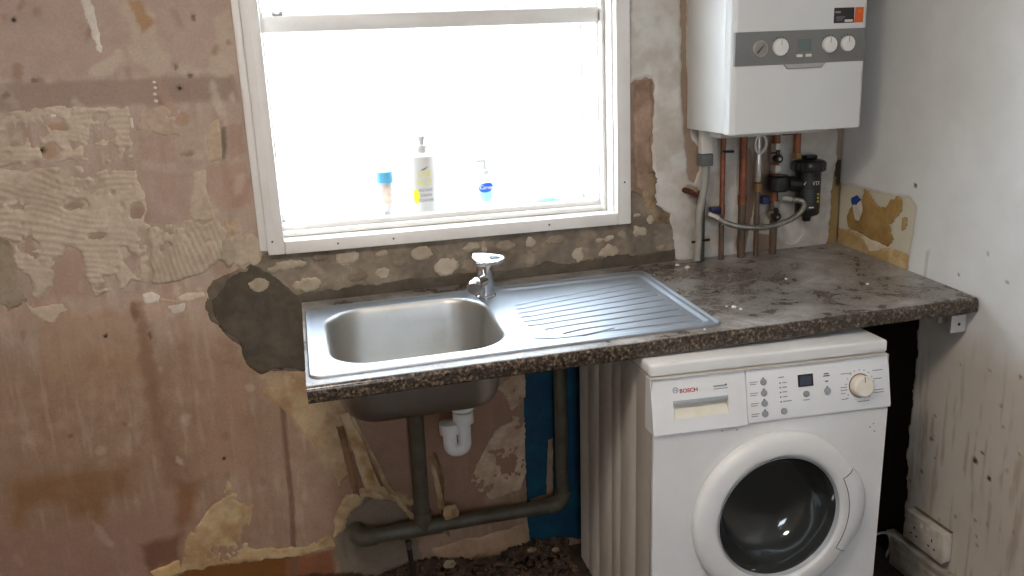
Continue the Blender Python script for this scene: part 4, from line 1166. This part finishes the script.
# drawer front with a scooped grip
dr = empty('detergent_drawer', (0, 0, 0), parent=wm)
bm = B()
x0, x1, za, zb = -.002, .2285, .680, .806
hx = (.050, .183); hz = (.712, .752)
def pt(x, z, d=0): return bm.verts.new((x, LY(z) - .004 + d, z))
gxs, gzs = (x0, hx[0], hx[1], x1), (za, hz[0], hz[1], zb)
G = [[pt(x, z) for z in gzs] for x in gxs]
for i in range(3):
    for j in range(3):
        if i == 1 and j == 1: continue
        bm.faces.new((G[i][j], G[i + 1][j], G[i + 1][j + 1], G[i][j + 1]))
bk = [[bm.verts.new((x, .05, z)) for z in (za, zb)] for x in (x0, x1)]
bm.faces.new((G[0][3], G[1][3], G[2][3], G[3][3], bk[1][1], bk[0][1]))
bm.faces.new((G[0][0], G[1][0], G[2][0], G[3][0], bk[1][0], bk[0][0]))
bm.faces.new((G[0][0], G[0][1], G[0][2], G[0][3], bk[0][1], bk[0][0]))
bm.faces.new((G[3][0], G[3][1], G[3][2], G[3][3], bk[1][1], bk[1][0]))
obj('drawer_front', bm, M['panel_white'], dr, smooth=0)
bm = B()
a, b_, c_, d_ = pt(hx[0], hz[0]), pt(hx[1], hz[0]), pt(hx[1], hz[1]), pt(hx[0], hz[1])
e, f = pt(hx[1], hz[1], .022), pt(hx[0], hz[1], .022)
bm.faces.new((a, b_, e, f)); bm.faces.new((b_, c_, e)); bm.faces.new((a, f, d_))
bm.faces.new((d_, f, e, c_))
obj('grip_scoop', bm, M['cream_dirt'], dr, smooth=0)
bm = B(); zz = hz[1] - .008
prism(bm, [(LY(zz) - .0045, zz), (LY(hz[1] + .001) - .0055, hz[1] + .001), (LY(hz[1]) + .006, hz[1] + .001), (LY(zz) + .006, zz)], hx[0] - .001, hx[1] + .001, 'YZ', .001)
obj('grip_lip', bm, M['light_grey'], dr)

LEAN = PI / 2 - math.atan(SL)
def lp(u, z, d=.0045): return (u, LY(z) - d, z)
def disc(name, u, z, r, h, mat, parent=wm, n=24, bev=.001):
    bm = B(); lathe(bm, [(r, -.001), (r, h - bev), (r - bev, h), (0, h)], n, 'Z', cap=False)
    return obj(name, bm, mat, parent, lp(u, z), (LEAN, 0, 0))
def flat(name, u, z, w, h, mat, parent=wm, t=.0004, d=.0045):
    bm = B(); box(bm, -w / 2, w / 2, -h / 2, h / 2, -.0004, t)
    return obj(name, bm, mat, parent, lp(u, z, d), (LEAN, 0, 0), smooth=0)
def letters(name, body, size, u, z, mat, width=None, parent=wm, d=.0045):
    return link_mesh(name, text_mesh(body, size, width=width, bold=.00025), mat, parent, lp(u, z, d), (LEAN, 0, 0), smooth=0)
letters('brand_lettering', 'BOSCH', .0130, .0885, .7735, M['print_red'], .043)
# round emblem left of the name: ring, two bars, crossbar
bm = B(); lathe(bm, [(.0056, 0), (.0056, .0005), (.0068, .0005), (.0068, 0)], 28, 'Z', cap=False)
for s in (-1, 1): box(bm, s * .0030 - .0006, s * .0030 + .0006, -.0042, .0042, 0, .0005)
box(bm, -.003, .003, -.0006, .0006, 0, .0005)
obj('emblem', bm, M['print_grey'], wm, lp(.0565, .777), (LEAN, 0, 0), smooth=0)
flat('print_mark', .164, .7765, .030, .0032, M['print_grey']); flat('print_mark', .180, .7775, .004, .0040, M['print_dark'])
flat('print_mark', .167, .7700, .034, .0018, M['print_grey'])
for z in (.7735, .7482, .7245, .7005):
    bt_ = disc('button', .273, z, .0078, .003, M['button_grey'])
    flat('indicator', .273, z + .0085, .0035, .0035, M['dark_plastic'])
    flat('print_mark', .249, z + .002, .020, .0016, M['print_grey']); flat('print_mark', .247, z - .003, .016, .0016, M['print_grey'])
disc('button', .3212, .7015, .0078, .003, M['button_grey'])
disc('button', .380, .7355, .0078, .003, M['button_grey'])
disc('button', .4352, .7365, .0085, .003, M['button_grey']); flat('indicator', .4352, .7455, .0035, .0035, M['dark_plastic'])
flat('print_mark', .3185, .780, .014, .0022, M['print_grey'])
for k in range(5):
    flat('indicator', .3150, .7668 - .0108 * k, .003, .003, M['dark_plastic']); flat('print_mark', .3260 + (.005 if k == 4 else 0), .7672 - .0108 * k, .011 if k < 4 else .022, .0022, M['print_grey'])
dp = flat('display', .380, .7668, .0385, .0285, M['display_black'], t=.0012)
bm = B(); box(bm, -.0155, .0155, -.0115, .0105, .0012, .0015); obj('screen', bm, simple('screen_glass', (58, 66, 84), .1), dp, smooth=0)
flat('print_mark', .380, .7215, .016, .0020, M['print_grey'])
for dz, w in ((.7765, .012), (.7715, .016), (.7590, .008)): flat('print_mark', .4345, dz, w, .0026, M['print_dark'])
dial = disc('program_dial', .521, .740, .0255, .022, simple('dial_white', (232, 226, 214), .35, rgb2=(220, 208, 190)), bev=.004, n=36)
bm = B(); box(bm, -.0012, .0012, .010, .0235, .0215, .0226); obj('pointer', bm, M['print_grey'], dial)
bm = B(); lathe(bm, [(.0262, 0), (.0275, .001), (.0290, .001), (.0295, 0)], 36, 'Z', cap=False, a0=.3, a1=5.2); obj('dial_ring', bm, simple('dial_brown', (150, 120, 100), .5), dial)
for k in range(14):
    a_ = R(-50 + 20.0 * k)
    flat('print_mark', .521 + .037 * math.cos(a_), .740 + .037 * math.sin(a_), .003, .0022, M['print_grey'])
for u, z, w in ((.478, .740, .016), (.476, .733, .012), (.476, .726, .012), (.478, .7125, .014), (.486, .7135, .006), (.486, .7715, .028), (.569, .7715, .026), (.568, .752, .022), (.570, .726, .026), (.570, .7195, .026), (.528, .703, .030)):
    flat('print_mark', u, z, w, .0018, M['print_grey'])
flat('indicator', .5555, .7265, .003, .003, M['dark_plastic'])

# door: ring, smoked bowl, grip
dc = (.314, 0, .436)
door = empty('door', dc, parent=wm)
bm = B()
lathe(bm, [(.216, .002), (.217, -.008), (.2145, -.016), (.208, -.021), (.198, -.0245), (.185, -.0265), (.172, -.0270), (.165, -.0255), (.159, -.0205), (.155, -.012), (.153, .0), (.150, .006)], 72, 'Y', cap=False)
obj('ring', bm, M['enamel'], door, smooth=60)
bm = B()
lathe(bm, [(.1545, -.012), (.150, -.004), (.144, .02), (.135, .06), (.118, .085), (.09, .098), (.05, .104), (0, .106)], 64, 'Y', cap=False)
gb = obj('glass_bowl', bm, M['door_glass'], door, smooth=60)
bm = B(); lathe(bm, [(.1525, -.012), (.1545, -.0165), (.1575, -.0200), (.1565, -.0215), (.153, -.0150)], 64, 'Y', cap=False); obj('glass_rim', bm, M['light_grey'], door, smooth=60)
bm = B()
rows = []
for k in range(25):
    t_ = k / 24
    a_ = R(-33 + 62 * t_)
    bl = math.sin(PI * t_) ** .6
    c, sn = math.cos(a_), math.sin(a_)
    pr = [(.178, -.0255), (.1785, -.0285), (.186, -.0290), (.200, -.0268), (.2110 + .009 * bl, -.0215), (.2168 + .017 * bl, -.011), (.2172 + .018 * bl, .001), (.205, .0015)]
    rows.append([bm.verts.new((r0 * c, y0, r0 * sn)) for r0, y0 in pr])
for a, b_ in zip(rows, rows[1:]):
    for k in range(7): bm.faces.new((a[k], a[k + 1], b_[k + 1], b_[k]))
bm.faces.new(rows[0]); bm.faces.new(rows[-1])
hd_ = obj('door_handle', bm, M['enamel'], door, smooth=50)
sm_ = [(.1785 * math.cos(R(t_)), -.0283, .1785 * math.sin(R(t_))) for t_ in range(-33, 30, 2)]
for a_ in (-33, 29):
    c, sn = math.cos(R(a_)), math.sin(R(a_))
    e_ = [(.179 * c, -.0286, .179 * sn), (.188 * c, -.0288, .188 * sn), (.200 * c, -.0268, .200 * sn), (.212 * c, -.020, .212 * sn)]
    bm = B(); tube(bm, e_, .0009, 6); obj('seam', bm, M['seam'], hd_)
bm = B(); tube(bm, sm_, .0009, 6); obj('seam', bm, M['seam'], hd_)
r_ = random.Random(8)
for x, z, s in ((.345, .245, .006), (.350, .240, .004), (.351, .248, .004)):
    bm = B(); bmesh.ops.create_icosphere(bm, subdivisions=2, radius=s)
    for v in bm.verts: v.co = Vector((v.co.x * r_.uniform(.6, 1.4), v.co.y * .3, v.co.z * r_.uniform(.6, 1.3)))
    obj('rust_spot', bm, M['rust'], door, (x - .314, -.0265, z - .436), smooth=0)
for x, z in ((.562, .640), (.566, .620), (.205, .668), (.168, .670), (.553, .632), (.548, .40)):
    bm = B(); lathe(bm, [(.0016, 0), (.0016, -.0006), (0, -.0006)], 8, 'Y', (x, .003, z), cap=False); obj('chip_mark', bm, M['seam'], wm)

bm = B(); tube(bm, spline([(-.300, -.45, .16), (-.22, -.42, .13), (-.12, -.40, .115), (-.045, -.385, .105), (-.020, -.378, .06), (-.024, -.37, .012)]), .004, 10)
tag(obj('power_cable', bm, M['pvc_grey_light']), 'thin grey cable from the washing machine to the skirting', 'cable')

# ================================================================== BOILER
bo = tag(empty('boiler', (-.528, 0, 1.30)), 'white wall hung gas boiler with grey control strip', 'boiler')
BW_, BD = .394, .280
bm = B(); box(bm, .002, BW_ - .002, -.236, -.010, 0, .70, .004); obj('casing', bm, M['boiler_white'], bo)
bm = B(); prism(bm, [(0, -.2375), (BW_, -.2375), (BW_, -.268), (BW_ - .012, -BD), (.012, -BD), (0, -.268)], -.002, .702, 'XY', .004, 3); obj('front_cover', bm, M['boiler_white'], bo)
bm = B(); prism(bm, [(.006, .174), (.146, .174), (.158, .1615), (.258, .1615), (.270, .174), (BW_ - .010, .174), (BW_ - .010, .258), (.006, .258)], -.2835, -.275, 'XZ', .001); cs = obj('control_strip', bm, M['boiler_grey'], bo)
bm = B(); prism(bm, [(.148, .1735), (.268, .1735), (.257, .1625), (.159, .1625)], -.2845, -.282, 'XZ', .0005); obj('pull_lip', bm, simple('lip_grey', (176, 175, 172), .4), cs)
FY = -.2835
def knob(name, x, z, r, h, mat, par):
    bm = B(); lathe(bm, [(r, .001), (r, -h + .002), (r - .002, -h), (0, -h)], 36, 'Y', cap=False)
    return obj(name, bm, mat, par, (x, FY, z))
g_ = knob('pressure_gauge', .077, .2155, .0215, .004, M['nickel'], bo)
bm = B(); lathe(bm, [(.018, -.0041), (0, -.0043)], 32, 'Y', cap=False); obj('gauge_face', bm, M['pvc_grey_light'], g_)
bm = B(); prism(bm, [(-.0118, -.0098), (-.009, -.0118), (.0095, .0085), (.0085, .0095)], -.0052, -.0044, 'XZ'); obj('needle', bm, M['dark_plastic'], g_)
for x, z, r in ((.134, .2175, .0215), (.277, .2185, .0205), (.331, .2195, .0195)):
    k_ = knob('control_knob', x - .001, z, r, .009, M['knob_white'], bo)
    bm = B(); box(bm, -.0008, .0008, -.0096, -.0088, r * .25, r * .9); obj('pointer', bm, M['print_grey'], k_)
    for j in range(9):
        a_ = R(-40 + 22 * j)
        bm = B(); box(bm, -.0012, .0012, -.0006, 0, -.0012, .0012); obj('scale_mark', bm, M['dark_plastic'], k_, ((r + .0045) * math.cos(a_), 0, (r + .0045) * math.sin(a_)), smooth=0)
bm = B(); box(bm, .184, .227, -.2855, -.283, .203, .238, .001); l_ = obj('display', bm, M['boiler_grey'], bo)
bm = B(); box(bm, .187, .2225, -.2862, -.2853, .206, .235); obj('screen', bm, M['lcd'], l_, smooth=0)
for x in (.190, .2165):
    bm = B(); box(bm, x - .0085, x + .0085, -.2865, -.283, .1905, .1975, .001); obj('button', bm, M['knob_white'], bo)
st = empty('sticker', (-.007, 0, .002), parent=bo)
bm = B(); box(bm, .296, .3555, -.2806, -.279, .270, .3085); obj('dark_half', bm, M['sticker_dark'], st, smooth=0)
bm = B(); prism(bm, [(.356, .270), (.383, .270), (.3835, .3085), (.3585, .3085)], -.2806, -.279, 'XZ'); obj('orange_half', bm, M['orange'], st, smooth=0)
for x, z, w, h, mm in ((.307, .2975, .016, .005, 'print_grey'), (.340, .2755, .024, .006, 'print_white'), (.316, .2855, .026, .0014, 'print_grey'), (.314, .282, .022, .0014, 'print_grey'), (.312, .2775, .018, .0014, 'print_grey'), (.3715, .298, .007, .005, 'rust')):
    bm = B(); box(bm, x - w / 2, x + w / 2, -.2810, -.2805, z - h / 2, z + h / 2); obj('print_mark', bm, M[mm] if mm != 'rust' else simple('orange_pale', (236, 128, 92), .5), st, smooth=0)
bm = B(); box(bm, .045, .385, -.14, -.012, -.022, -.001, .003); obj('pipe_tray', bm, M['pvc_white'], bo)

# ================================================================== PIPES UNDER THE BOILER
ZB = 1.276
def base_z(x, y): return on_top(x, y).z
def pipe(label, x, y, r, zt, mat_top, mat_low=None, zs=None, name='copper_pipe', group='pipes below the boiler'):
    zb = base_z(x, y) + .0005
    t = tag(empty(name, (x, y, zb)), label, 'pipe', group)
    zs_ = zs if zs else zb
    bm = B(); tube(bm, [(0, 0, max(zs_ - zb, 0)), (0, 0, zt - zb)], r, 16); obj('pipe', bm, mat_top, t)
    if zs:
        bm = B(); tube(bm, [(0, 0, 0), (0, 0, zs - zb)], r * 1.02, 16); obj('old_pipe', bm, mat_low, t)
        bm = B(); tube(bm, [(0, 0, zs - zb - .014), (0, 0, zs - zb + .014)], r * 1.22, 16); obj('joint', bm, mat_top, t)
    return t, zb
pipe('thin copper pipe, leftmost of the bare copper ones below the boiler', -.428, -.05, .0078, ZB, M['copper'], M['copper_dirty'], 1.06)
pipe('thick copper pipe between the thin copper pipe and the silver valve', -.362, -.05, .0112, ZB, M['copper'], M['copper_dirty'], 1.085)
t3, zb = pipe('thin pipe with a long silver valve under the white cable loop', -.313, -.05, .0075, 1.235, M['copper_dirty'], M['copper_dirty'], 1.02)
bm = B(); lathe(bm, [(.011, 1.135), (.012, 1.14), (.012, 1.225), (.009, 1.232), (.0085, 1.278)], 14, c=(0, 0, -zb)); obj('valve_sleeve', bm, M['nickel'], t3)
bm = B(); lathe(bm, [(.0125, 1.105), (.0125, 1.128)], 6, c=(0, 0, -zb)); obj('nut', bm, M['brass'], t3)
bm = B(); box(bm, .006, .030, -.024, .004, 1.068 - zb, 1.092 - zb, .004); obj('tap_handle', bm, M['blue_plastic'], t3)
pipe('grey green pipe at the far left behind the grey hose', -.490, -.040, .0112, 1.12, M['copper_dirty'], M['pipe_green'], 1.09)
t5, zb = pipe('thick copper pipe with black lever valves left of the black filter', -.256, -.05, .0112, ZB, M['copper'], M['copper_dirty'], 1.04)
for zz in (1.232, 1.168, 1.060):
    bm = B(); lathe(bm, [(.0165, -.012), (.0175, -.008), (.0175, .008), (.0165, .012)], 6, c=(0, 0, zz - zb)); obj('nut', bm, M['nickel'], t5)
for zz in (1.202, 1.030):
    bm = B(); lathe(bm, [(.017, -.012), (.019, 0), (.017, .012)], 16, 'Z', (0, 0, zz - zb)); obj('valve_body', bm, M['nickel'], t5)
    bm = B(); lathe(bm, [(.012, 0), (.013, -.006), (.013, -.020), (.010, -.024), (0, -.024)], 18, 'Y', (-.010, -.016, zz - zb), cap=False); vh = obj('valve_knob', bm, M['dark_plastic'], t5)
    bm = B(); lathe(bm, [(.005, -.0405), (0, -.0412)], 12, 'Y', (-.010, 0, zz - zb), cap=False); obj('screw', bm, M['nickel'], vh)
    bm = B(); box(bm, -.015, -.004, -.032, -.022, zz - zb + .010, zz - zb + .026, .003); obj('lever', bm, M['dark_plastic'], vh)
# short pipe from the boiler down to the filter
bm = B(); tube(bm, [(0, 0, 0), (0, 0, 1.277 - 1.196)], .0112, 16)
t6 = tag(empty('copper_pipe', (-.190, -.055, 1.196)), 'short copper pipe dropping from the boiler into the filter', 'pipe', 'pipes below the boiler')
obj('pipe', bm, M['copper'], t6)
bm = B(); tube(bm, [(-.003, 0, .078), (-.05, -.004, .079)], .008, 12); obj('cross_pipe', bm, M['copper'], t6)
bm = B(); lathe(bm, [(.0155, 0), (.0155, .016)], 6); obj('nut', bm, M['brass'], t6)

# black filter canister
fi = tag(empty('system_filter', (-.152, -.062, 1.005)), 'black magnetic filter canister with printed label below the boiler', 'filter')
bm = B(); lathe(bm, [(.012, 0), (.013, .012), (.020, .016), (.032, .020), (.036, .026), (.037, .14), (.037, .150)], 40); obj('canister', bm, M['dark_plastic'], fi)
bm = B()
lathe(bm, [(.040, .1505), (.046, .152), (.048, .158), (.048, .176), (.045, .182), (.034, .186), (0, .187)], 40, cap=False)
for k in range(20):
    a_ = 2 * PI * k / 20
    box_c = (math.cos(a_) * .0475, math.sin(a_) * .0475)
    tube(bm, [(box_c[0], box_c[1], .156), (box_c[0], box_c[1], .178)], .0025, 6)
cap_ = obj('cap', bm, M['dark_plastic'], fi)
bm = B(); box(bm, -.018, .018, -.018, .018, .1865, .200, .004); obj('cap_knob', bm, M['dark_plastic'], cap_)
bm = B(); tube(bm, [(-.018, 0, .112), (-.070, .002, .118)], [.026, .022], 18); lathe(bm, [(.03, -.02), (.034, -.015), (.034, .022), (.028, .028)], 20, c=(-.100, .004, .118)); obj('side_port', bm, M['dark_plastic'], fi)
# label wraps the canister
def wrap(name, a0, a1, z0, z1, r, mat, par, n=10):
    bm = B()
    lathe(bm, [(r - .0004, z0), (r, z0), (r, z1), (r - .0004, z1)], n, cap=False, a0=a0, a1=a1)
    return obj(name, bm, mat, par, smooth=60)
FA = R(-100)     # faces the viewer
lab = wrap('label', FA - 1.0, FA + 1.0, .040, .135, .0374, simple('label_black', (30, 31, 34), .4), fi, 20)
for k in range(5): wrap('print_line', FA - .62, FA + .05 + .1 * (k % 2), .096 - .008 * k, .0985 - .008 * k, .0378, M['print_dark'], lab)
for k in range(3): wrap('yellow_mark', FA + .42, FA + .68, .060 + .011 * k, .0655 + .011 * k, .0378, M['print_yellow'], lab, 4)
wrap('print_line', FA - .25, FA + .15, .045, .0485, .0378, M['print_white'], lab)
def wrap_text(body, size, ang, z, r, mat, par, width=None, name='lettering', shear=0):
    me = text_mesh(body, size, .0002, width=width, shear=shear)
    for v in me.vertices:
        a_ = ang + v.co.x / r
        rr = r + v.co.z
        x, y, zz = rr * math.cos(a_), rr * math.sin(a_), z + v.co.y
        v.co = (x, y, zz)
    return link_mesh(name, me, mat, par, smooth=0)
wrap_text('VTX', .017, FA + .30, .118, .0378, M['print_white'], lab, .026)
bm = B(); 
sw = [(-.85, .108), (-.80, .106), (-.62, .116), (-.50, .126), (-.68, .118)]
vs = [bm.verts.new((.0380 * math.cos(FA + a_), .0380 * math.sin(FA + a_), z)) for a_, z in sw]; bm.faces.new(vs)
obj('emblem', bm, M['print_white'], lab, smooth=0)

# braided hose, cables, condensate hose
bm = B(); tube(bm, spline([(-.462, -.062, 1.047), (-.44, -.085, 1.030), (-.40, -.105, 1.016), (-.34, -.118, 1.010), (-.28, -.120, 1.015), (-.225, -.122, 1.035), (-.198, -.118, 1.062), (-.207, -.110, 1.078), (-.236, -.098, 1.080)]), .0082, 14)
hs = tag(empty('flexible_hose', (-.35, -.1, 1.01)), 'braided silver filling hose looping in front of the pipes', 'hose')
ho = obj('braided_hose', bm, M['braid'], None); ho.parent = hs; ho.matrix_parent_inverse = Matrix.Translation((.35, .1, -1.01))
for p, q in (((-.475, -.058, 1.050), (-.450, -.076, 1.038)), ((-.228, -.100, 1.080), (-.250, -.086, 1.081))):
    bm = B(); tube(bm, [Vector(p) + Vector((.35, .1, -1.01)), Vector(q) + Vector((.35, .1, -1.01))], .0115, 6); obj('end_nut', bm, M['nickel'], hs)
bm = B(); box(bm, -.122, -.088, .030, .052, .040, .062, .004); obj('tap_handle', bm, M['blue_plastic'], hs)

bm = B(); tube(bm, [(.017 * math.cos(a_) - .320, -.075 + .004 * math.sin(a_ * .5), 1.248 + .026 * math.sin(a_)) for a_ in [R(t_) for t_ in range(60, 430, 12)]], .0045, 8)
tag(obj('cable_loop', bm, M['pvc_white']), 'small white cable loop hanging under the boiler', 'cable')
bm = B(); tube(bm, spline([(-.152, -.062, 1.006), (-.150, -.055, .985), (-.165, -.06, .955), (-.20, -.075, .940), (-.235, -.085, .950)]), .0022, 8)
tag(obj('thin_wire', bm, M['pvc_white']), 'thin white wire trailing from the bottom of the black filter', 'wire')
cd = tag(empty('cable_duct', (-.487, -.055, 1.20)), 'white duct ending in a grey box at the left below the boiler', 'duct')
bm = B(); box(bm, -.017, .017, -.013, .013, .030, .0985, .002); obj('duct', bm, M['pvc_white'], cd)
bm = B(); box(bm, -.019, .019, -.016, .016, -.006, .029, .003); obj('end_box', bm, M['conduit_grey'], cd)
gh = tag(empty('condensate_hose', (-.50, -.07, base_z(-.52, -.08))), 'pale grey hose running down from the grey box to the worktop', 'hose')
zg = gh.location.z
bm = B(); tube(bm, spline([(.013, .010, 1.193 - zg), (.005, .004, 1.13 - zg), (-.012, 0, 1.05 - zg), (-.014, -.002, .98 - zg), (-.020, -.004, .0135)]), [.011] * 33, 14); obj('hose', bm, M['pvc_grey_light'], gh)
bm = B(); tube(bm, [(-.034, -.004, .07), (.026, .006, .07)], .004, 8); obj('strap', bm, M['dark_plastic'], gh)
bm = B(); tube(bm, [(0, .03, 0), (0, -.02, 0)], .008, 10); tube(bm, [(0, -.016, 0), (.020, -.020, -.012)], .007, 10)
tag(obj('pipe_stub', bm, M['rust'], None, (-.528, -.034, 1.120)), 'rusty pipe stub sticking out of the wall beside the grey hose', 'pipe')
bm = B(); tube(bm, [(-.435, -.058, 1.232), (-.400, -.062, 1.230)], .004, 8)
tag(obj('cable_tie', bm, M['dark_plastic']), 'black tie round the thin copper pipe below the boiler', 'cable tie')

# ================================================================== THINGS ON THE SILL
ZS = 1.0785
bt1 = tag(empty('small_bottle', (-1.388, .22, ZS)), 'small pale bottle with a light blue cap on the window sill', 'bottle')
bm = B(); lathe(bm, [(.016, 0), (.0175, .004), (.012, .012), (.0195, .022), (.0215, .04), (.0225, .10)], 28); obj('body', bm, M['bottle_grey'], bt1)
bm = B(); lathe(bm, [(.0205, .030), (.0222, .042), (.0232, .088), (.0226, .088)], 28, cap=False); obj('label', bm, M['label_orange'], bt1)
bm = B(); lathe(bm, [(.0245, .1005), (.0255, .103), (.0255, .130), (.024, .133), (0, .134)], 28, cap=False); lathe(bm, [(0, .1005), (.0245, .1005)], 28, cap=False); obj('cap', bm, M['cap_blue'], bt1)

bt2 = tag(empty('drain_cleaner_bottle', (-1.275, .20, ZS)), 'tall white drain cleaner bottle with yellow print on the sill', 'bottle')
bm = B(); lathe(bm, [(.038, 0), (.0405, .004), (.0405, .166), (.0385, .173), (.030, .178), (.016, .184), (.014, .192)], 40); obj('body', bm, M['bottle_white'], bt2)
bm = B(); lathe(bm, [(.0165, .1925), (.0165, .204), (.008, .208), (.0085, .214), (.013, .226), (.0135, .232), (0, .233)], 24, cap=False); obj('nozzle', bm, M['bottle_white'], bt2)
VA = R(-98)
def bt_text(body, size, z, mat, width, da=0): return wrap_text(body, size, VA + da, z, .0412, mat, bt2, width)
simple('label_yellow', (214, 206, 70), .6); simple('label_grey', (120, 112, 118), .6); simple('label_dot', (242, 224, 30), .6)
bt_text('INSTANT', .0125, .0760, M['label_grey'], .042, .12)
bt_text('DRAIN', .0125, .0610, M['label_grey'], .032, .14)
bt_text('CLEANER', .0125, .0460, M['label_grey'], .046, .12)
bt_text('ONE', .026, .124, M['label_yellow'], .040, .10)
bt_text('SHOT', .024, .099, M['label_yellow'], .048, .06)
bm = B(); prism(bm, [(-.012, .136), (-.002, .140), (.012, .146), (.006, .139), (-.004, .134)], 0, .0005, 'XZ')
for v in bm.verts:
    a_ = VA + .10 + v.co.x / .0409; rr = .0410 + v.co.y
    v.co = (rr * math.cos(a_), rr * math.sin(a_), v.co.z)
obj('emblem', bm, M['label_grey'], bt2, smooth=0)
def oval(name, cx, cz, rx, rz, r, ang, mat, par, tilt=0.0):
    """printed oval that follows the bottle's round side"""
    bm = B()
    cols = []
    for k in range(17):
        q = -1 + 2 * k / 16
        h_ = rz * math.sqrt(max(1 - q * q, .0004))
        a_ = ang + (cx + rx * q) / r
        cols.append([bm.verts.new((rr * math.cos(a_), rr * math.sin(a_), cz + tilt * rx * q + s_ * h_)) for s_, rr in ((-1, r), (1, r))])
    for a, b_ in zip(cols, cols[1:]): bm.faces.new((a[0], b_[0], b_[1], a[1]))
    return obj(name, bm, mat, par, smooth=0)
oval('yellow_spot', -.026, .058, .011, .022, .0408, VA, M['label_dot'], bt2)

bt3 = tag(empty('soap_bottle', (-1.083, .22, ZS)), 'clear pump soap bottle with a blue oval label on the sill', 'bottle')
bm = B(); lathe(bm, [(.018, 0), (.023, .006), (.028, .03), (.029, .06), (.026, .085), (.016, .098), (.011, .102)], 36); obj('body', bm, M['soap_clear'], bt3)
bm = B(); lathe(bm, [(.013, .1025), (.013, .116), (.005, .118), (.005, .138), (0, .138)], 20, cap=False); tube(bm, bend([(0, 0, .134), (0, 0, .145), (-.03, -.01, .144)], .006), .006, 10); obj('pump', bm, M['bottle_white'], bt3)
VA3 = R(-100)
oval('teal_label', 0, .042, .0225, .020, .0297, VA3, M['soap_teal'], bt3)
oval('blue_oval', 0, .0655, .026, .0145, .0301, VA3, M['soap_blue'], bt3, .12)
wrap_text('Carex', .017, VA3, .0660, .0306, simple('label_white', (240, 240, 240), .5), bt3, .042, shear=.2)

bm = B()
r_ = random.Random(2)
nx_, ny_ = 15, 8
Gv = []
for i in range(nx_):
    row = []
    for j in range(ny_):
        u, v_ = i / (nx_ - 1), j / (ny_ - 1)
        hgt = .010 + .020 * math.sin(PI * min(1, u * 1.1)) * math.sin(PI * v_) * (.6 + .6 * u) + r_.uniform(-.004, .004)
        if i in (0, nx_ - 1) or j in (0, ny_ - 1): hgt = .002
        row.append(bm.verts.new(((u - .5) * .13 + r_.uniform(-.003, .003), (v_ - .5) * .07 + r_.uniform(-.003, .003), hgt)))
    Gv.append(row)
for i in range(nx_ - 1):
    for j in range(ny_ - 1): bm.faces.new((Gv[i][j], Gv[i + 1][j], Gv[i + 1][j + 1], Gv[i][j + 1]))
ext = bmesh.ops.extrude_face_region(bm, geom=bm.faces[:])
for v_ in [g for g in ext['geom'] if isinstance(g, bmesh.types.BMVert)]: v_.co.z = 0
tag(obj('green_cloth', bm, M['sponge_green'], None, (-.905, .195, ZS), (0, 0, .15), smooth=60), 'crumpled pale green cloth at the right of the sill', 'cloth')
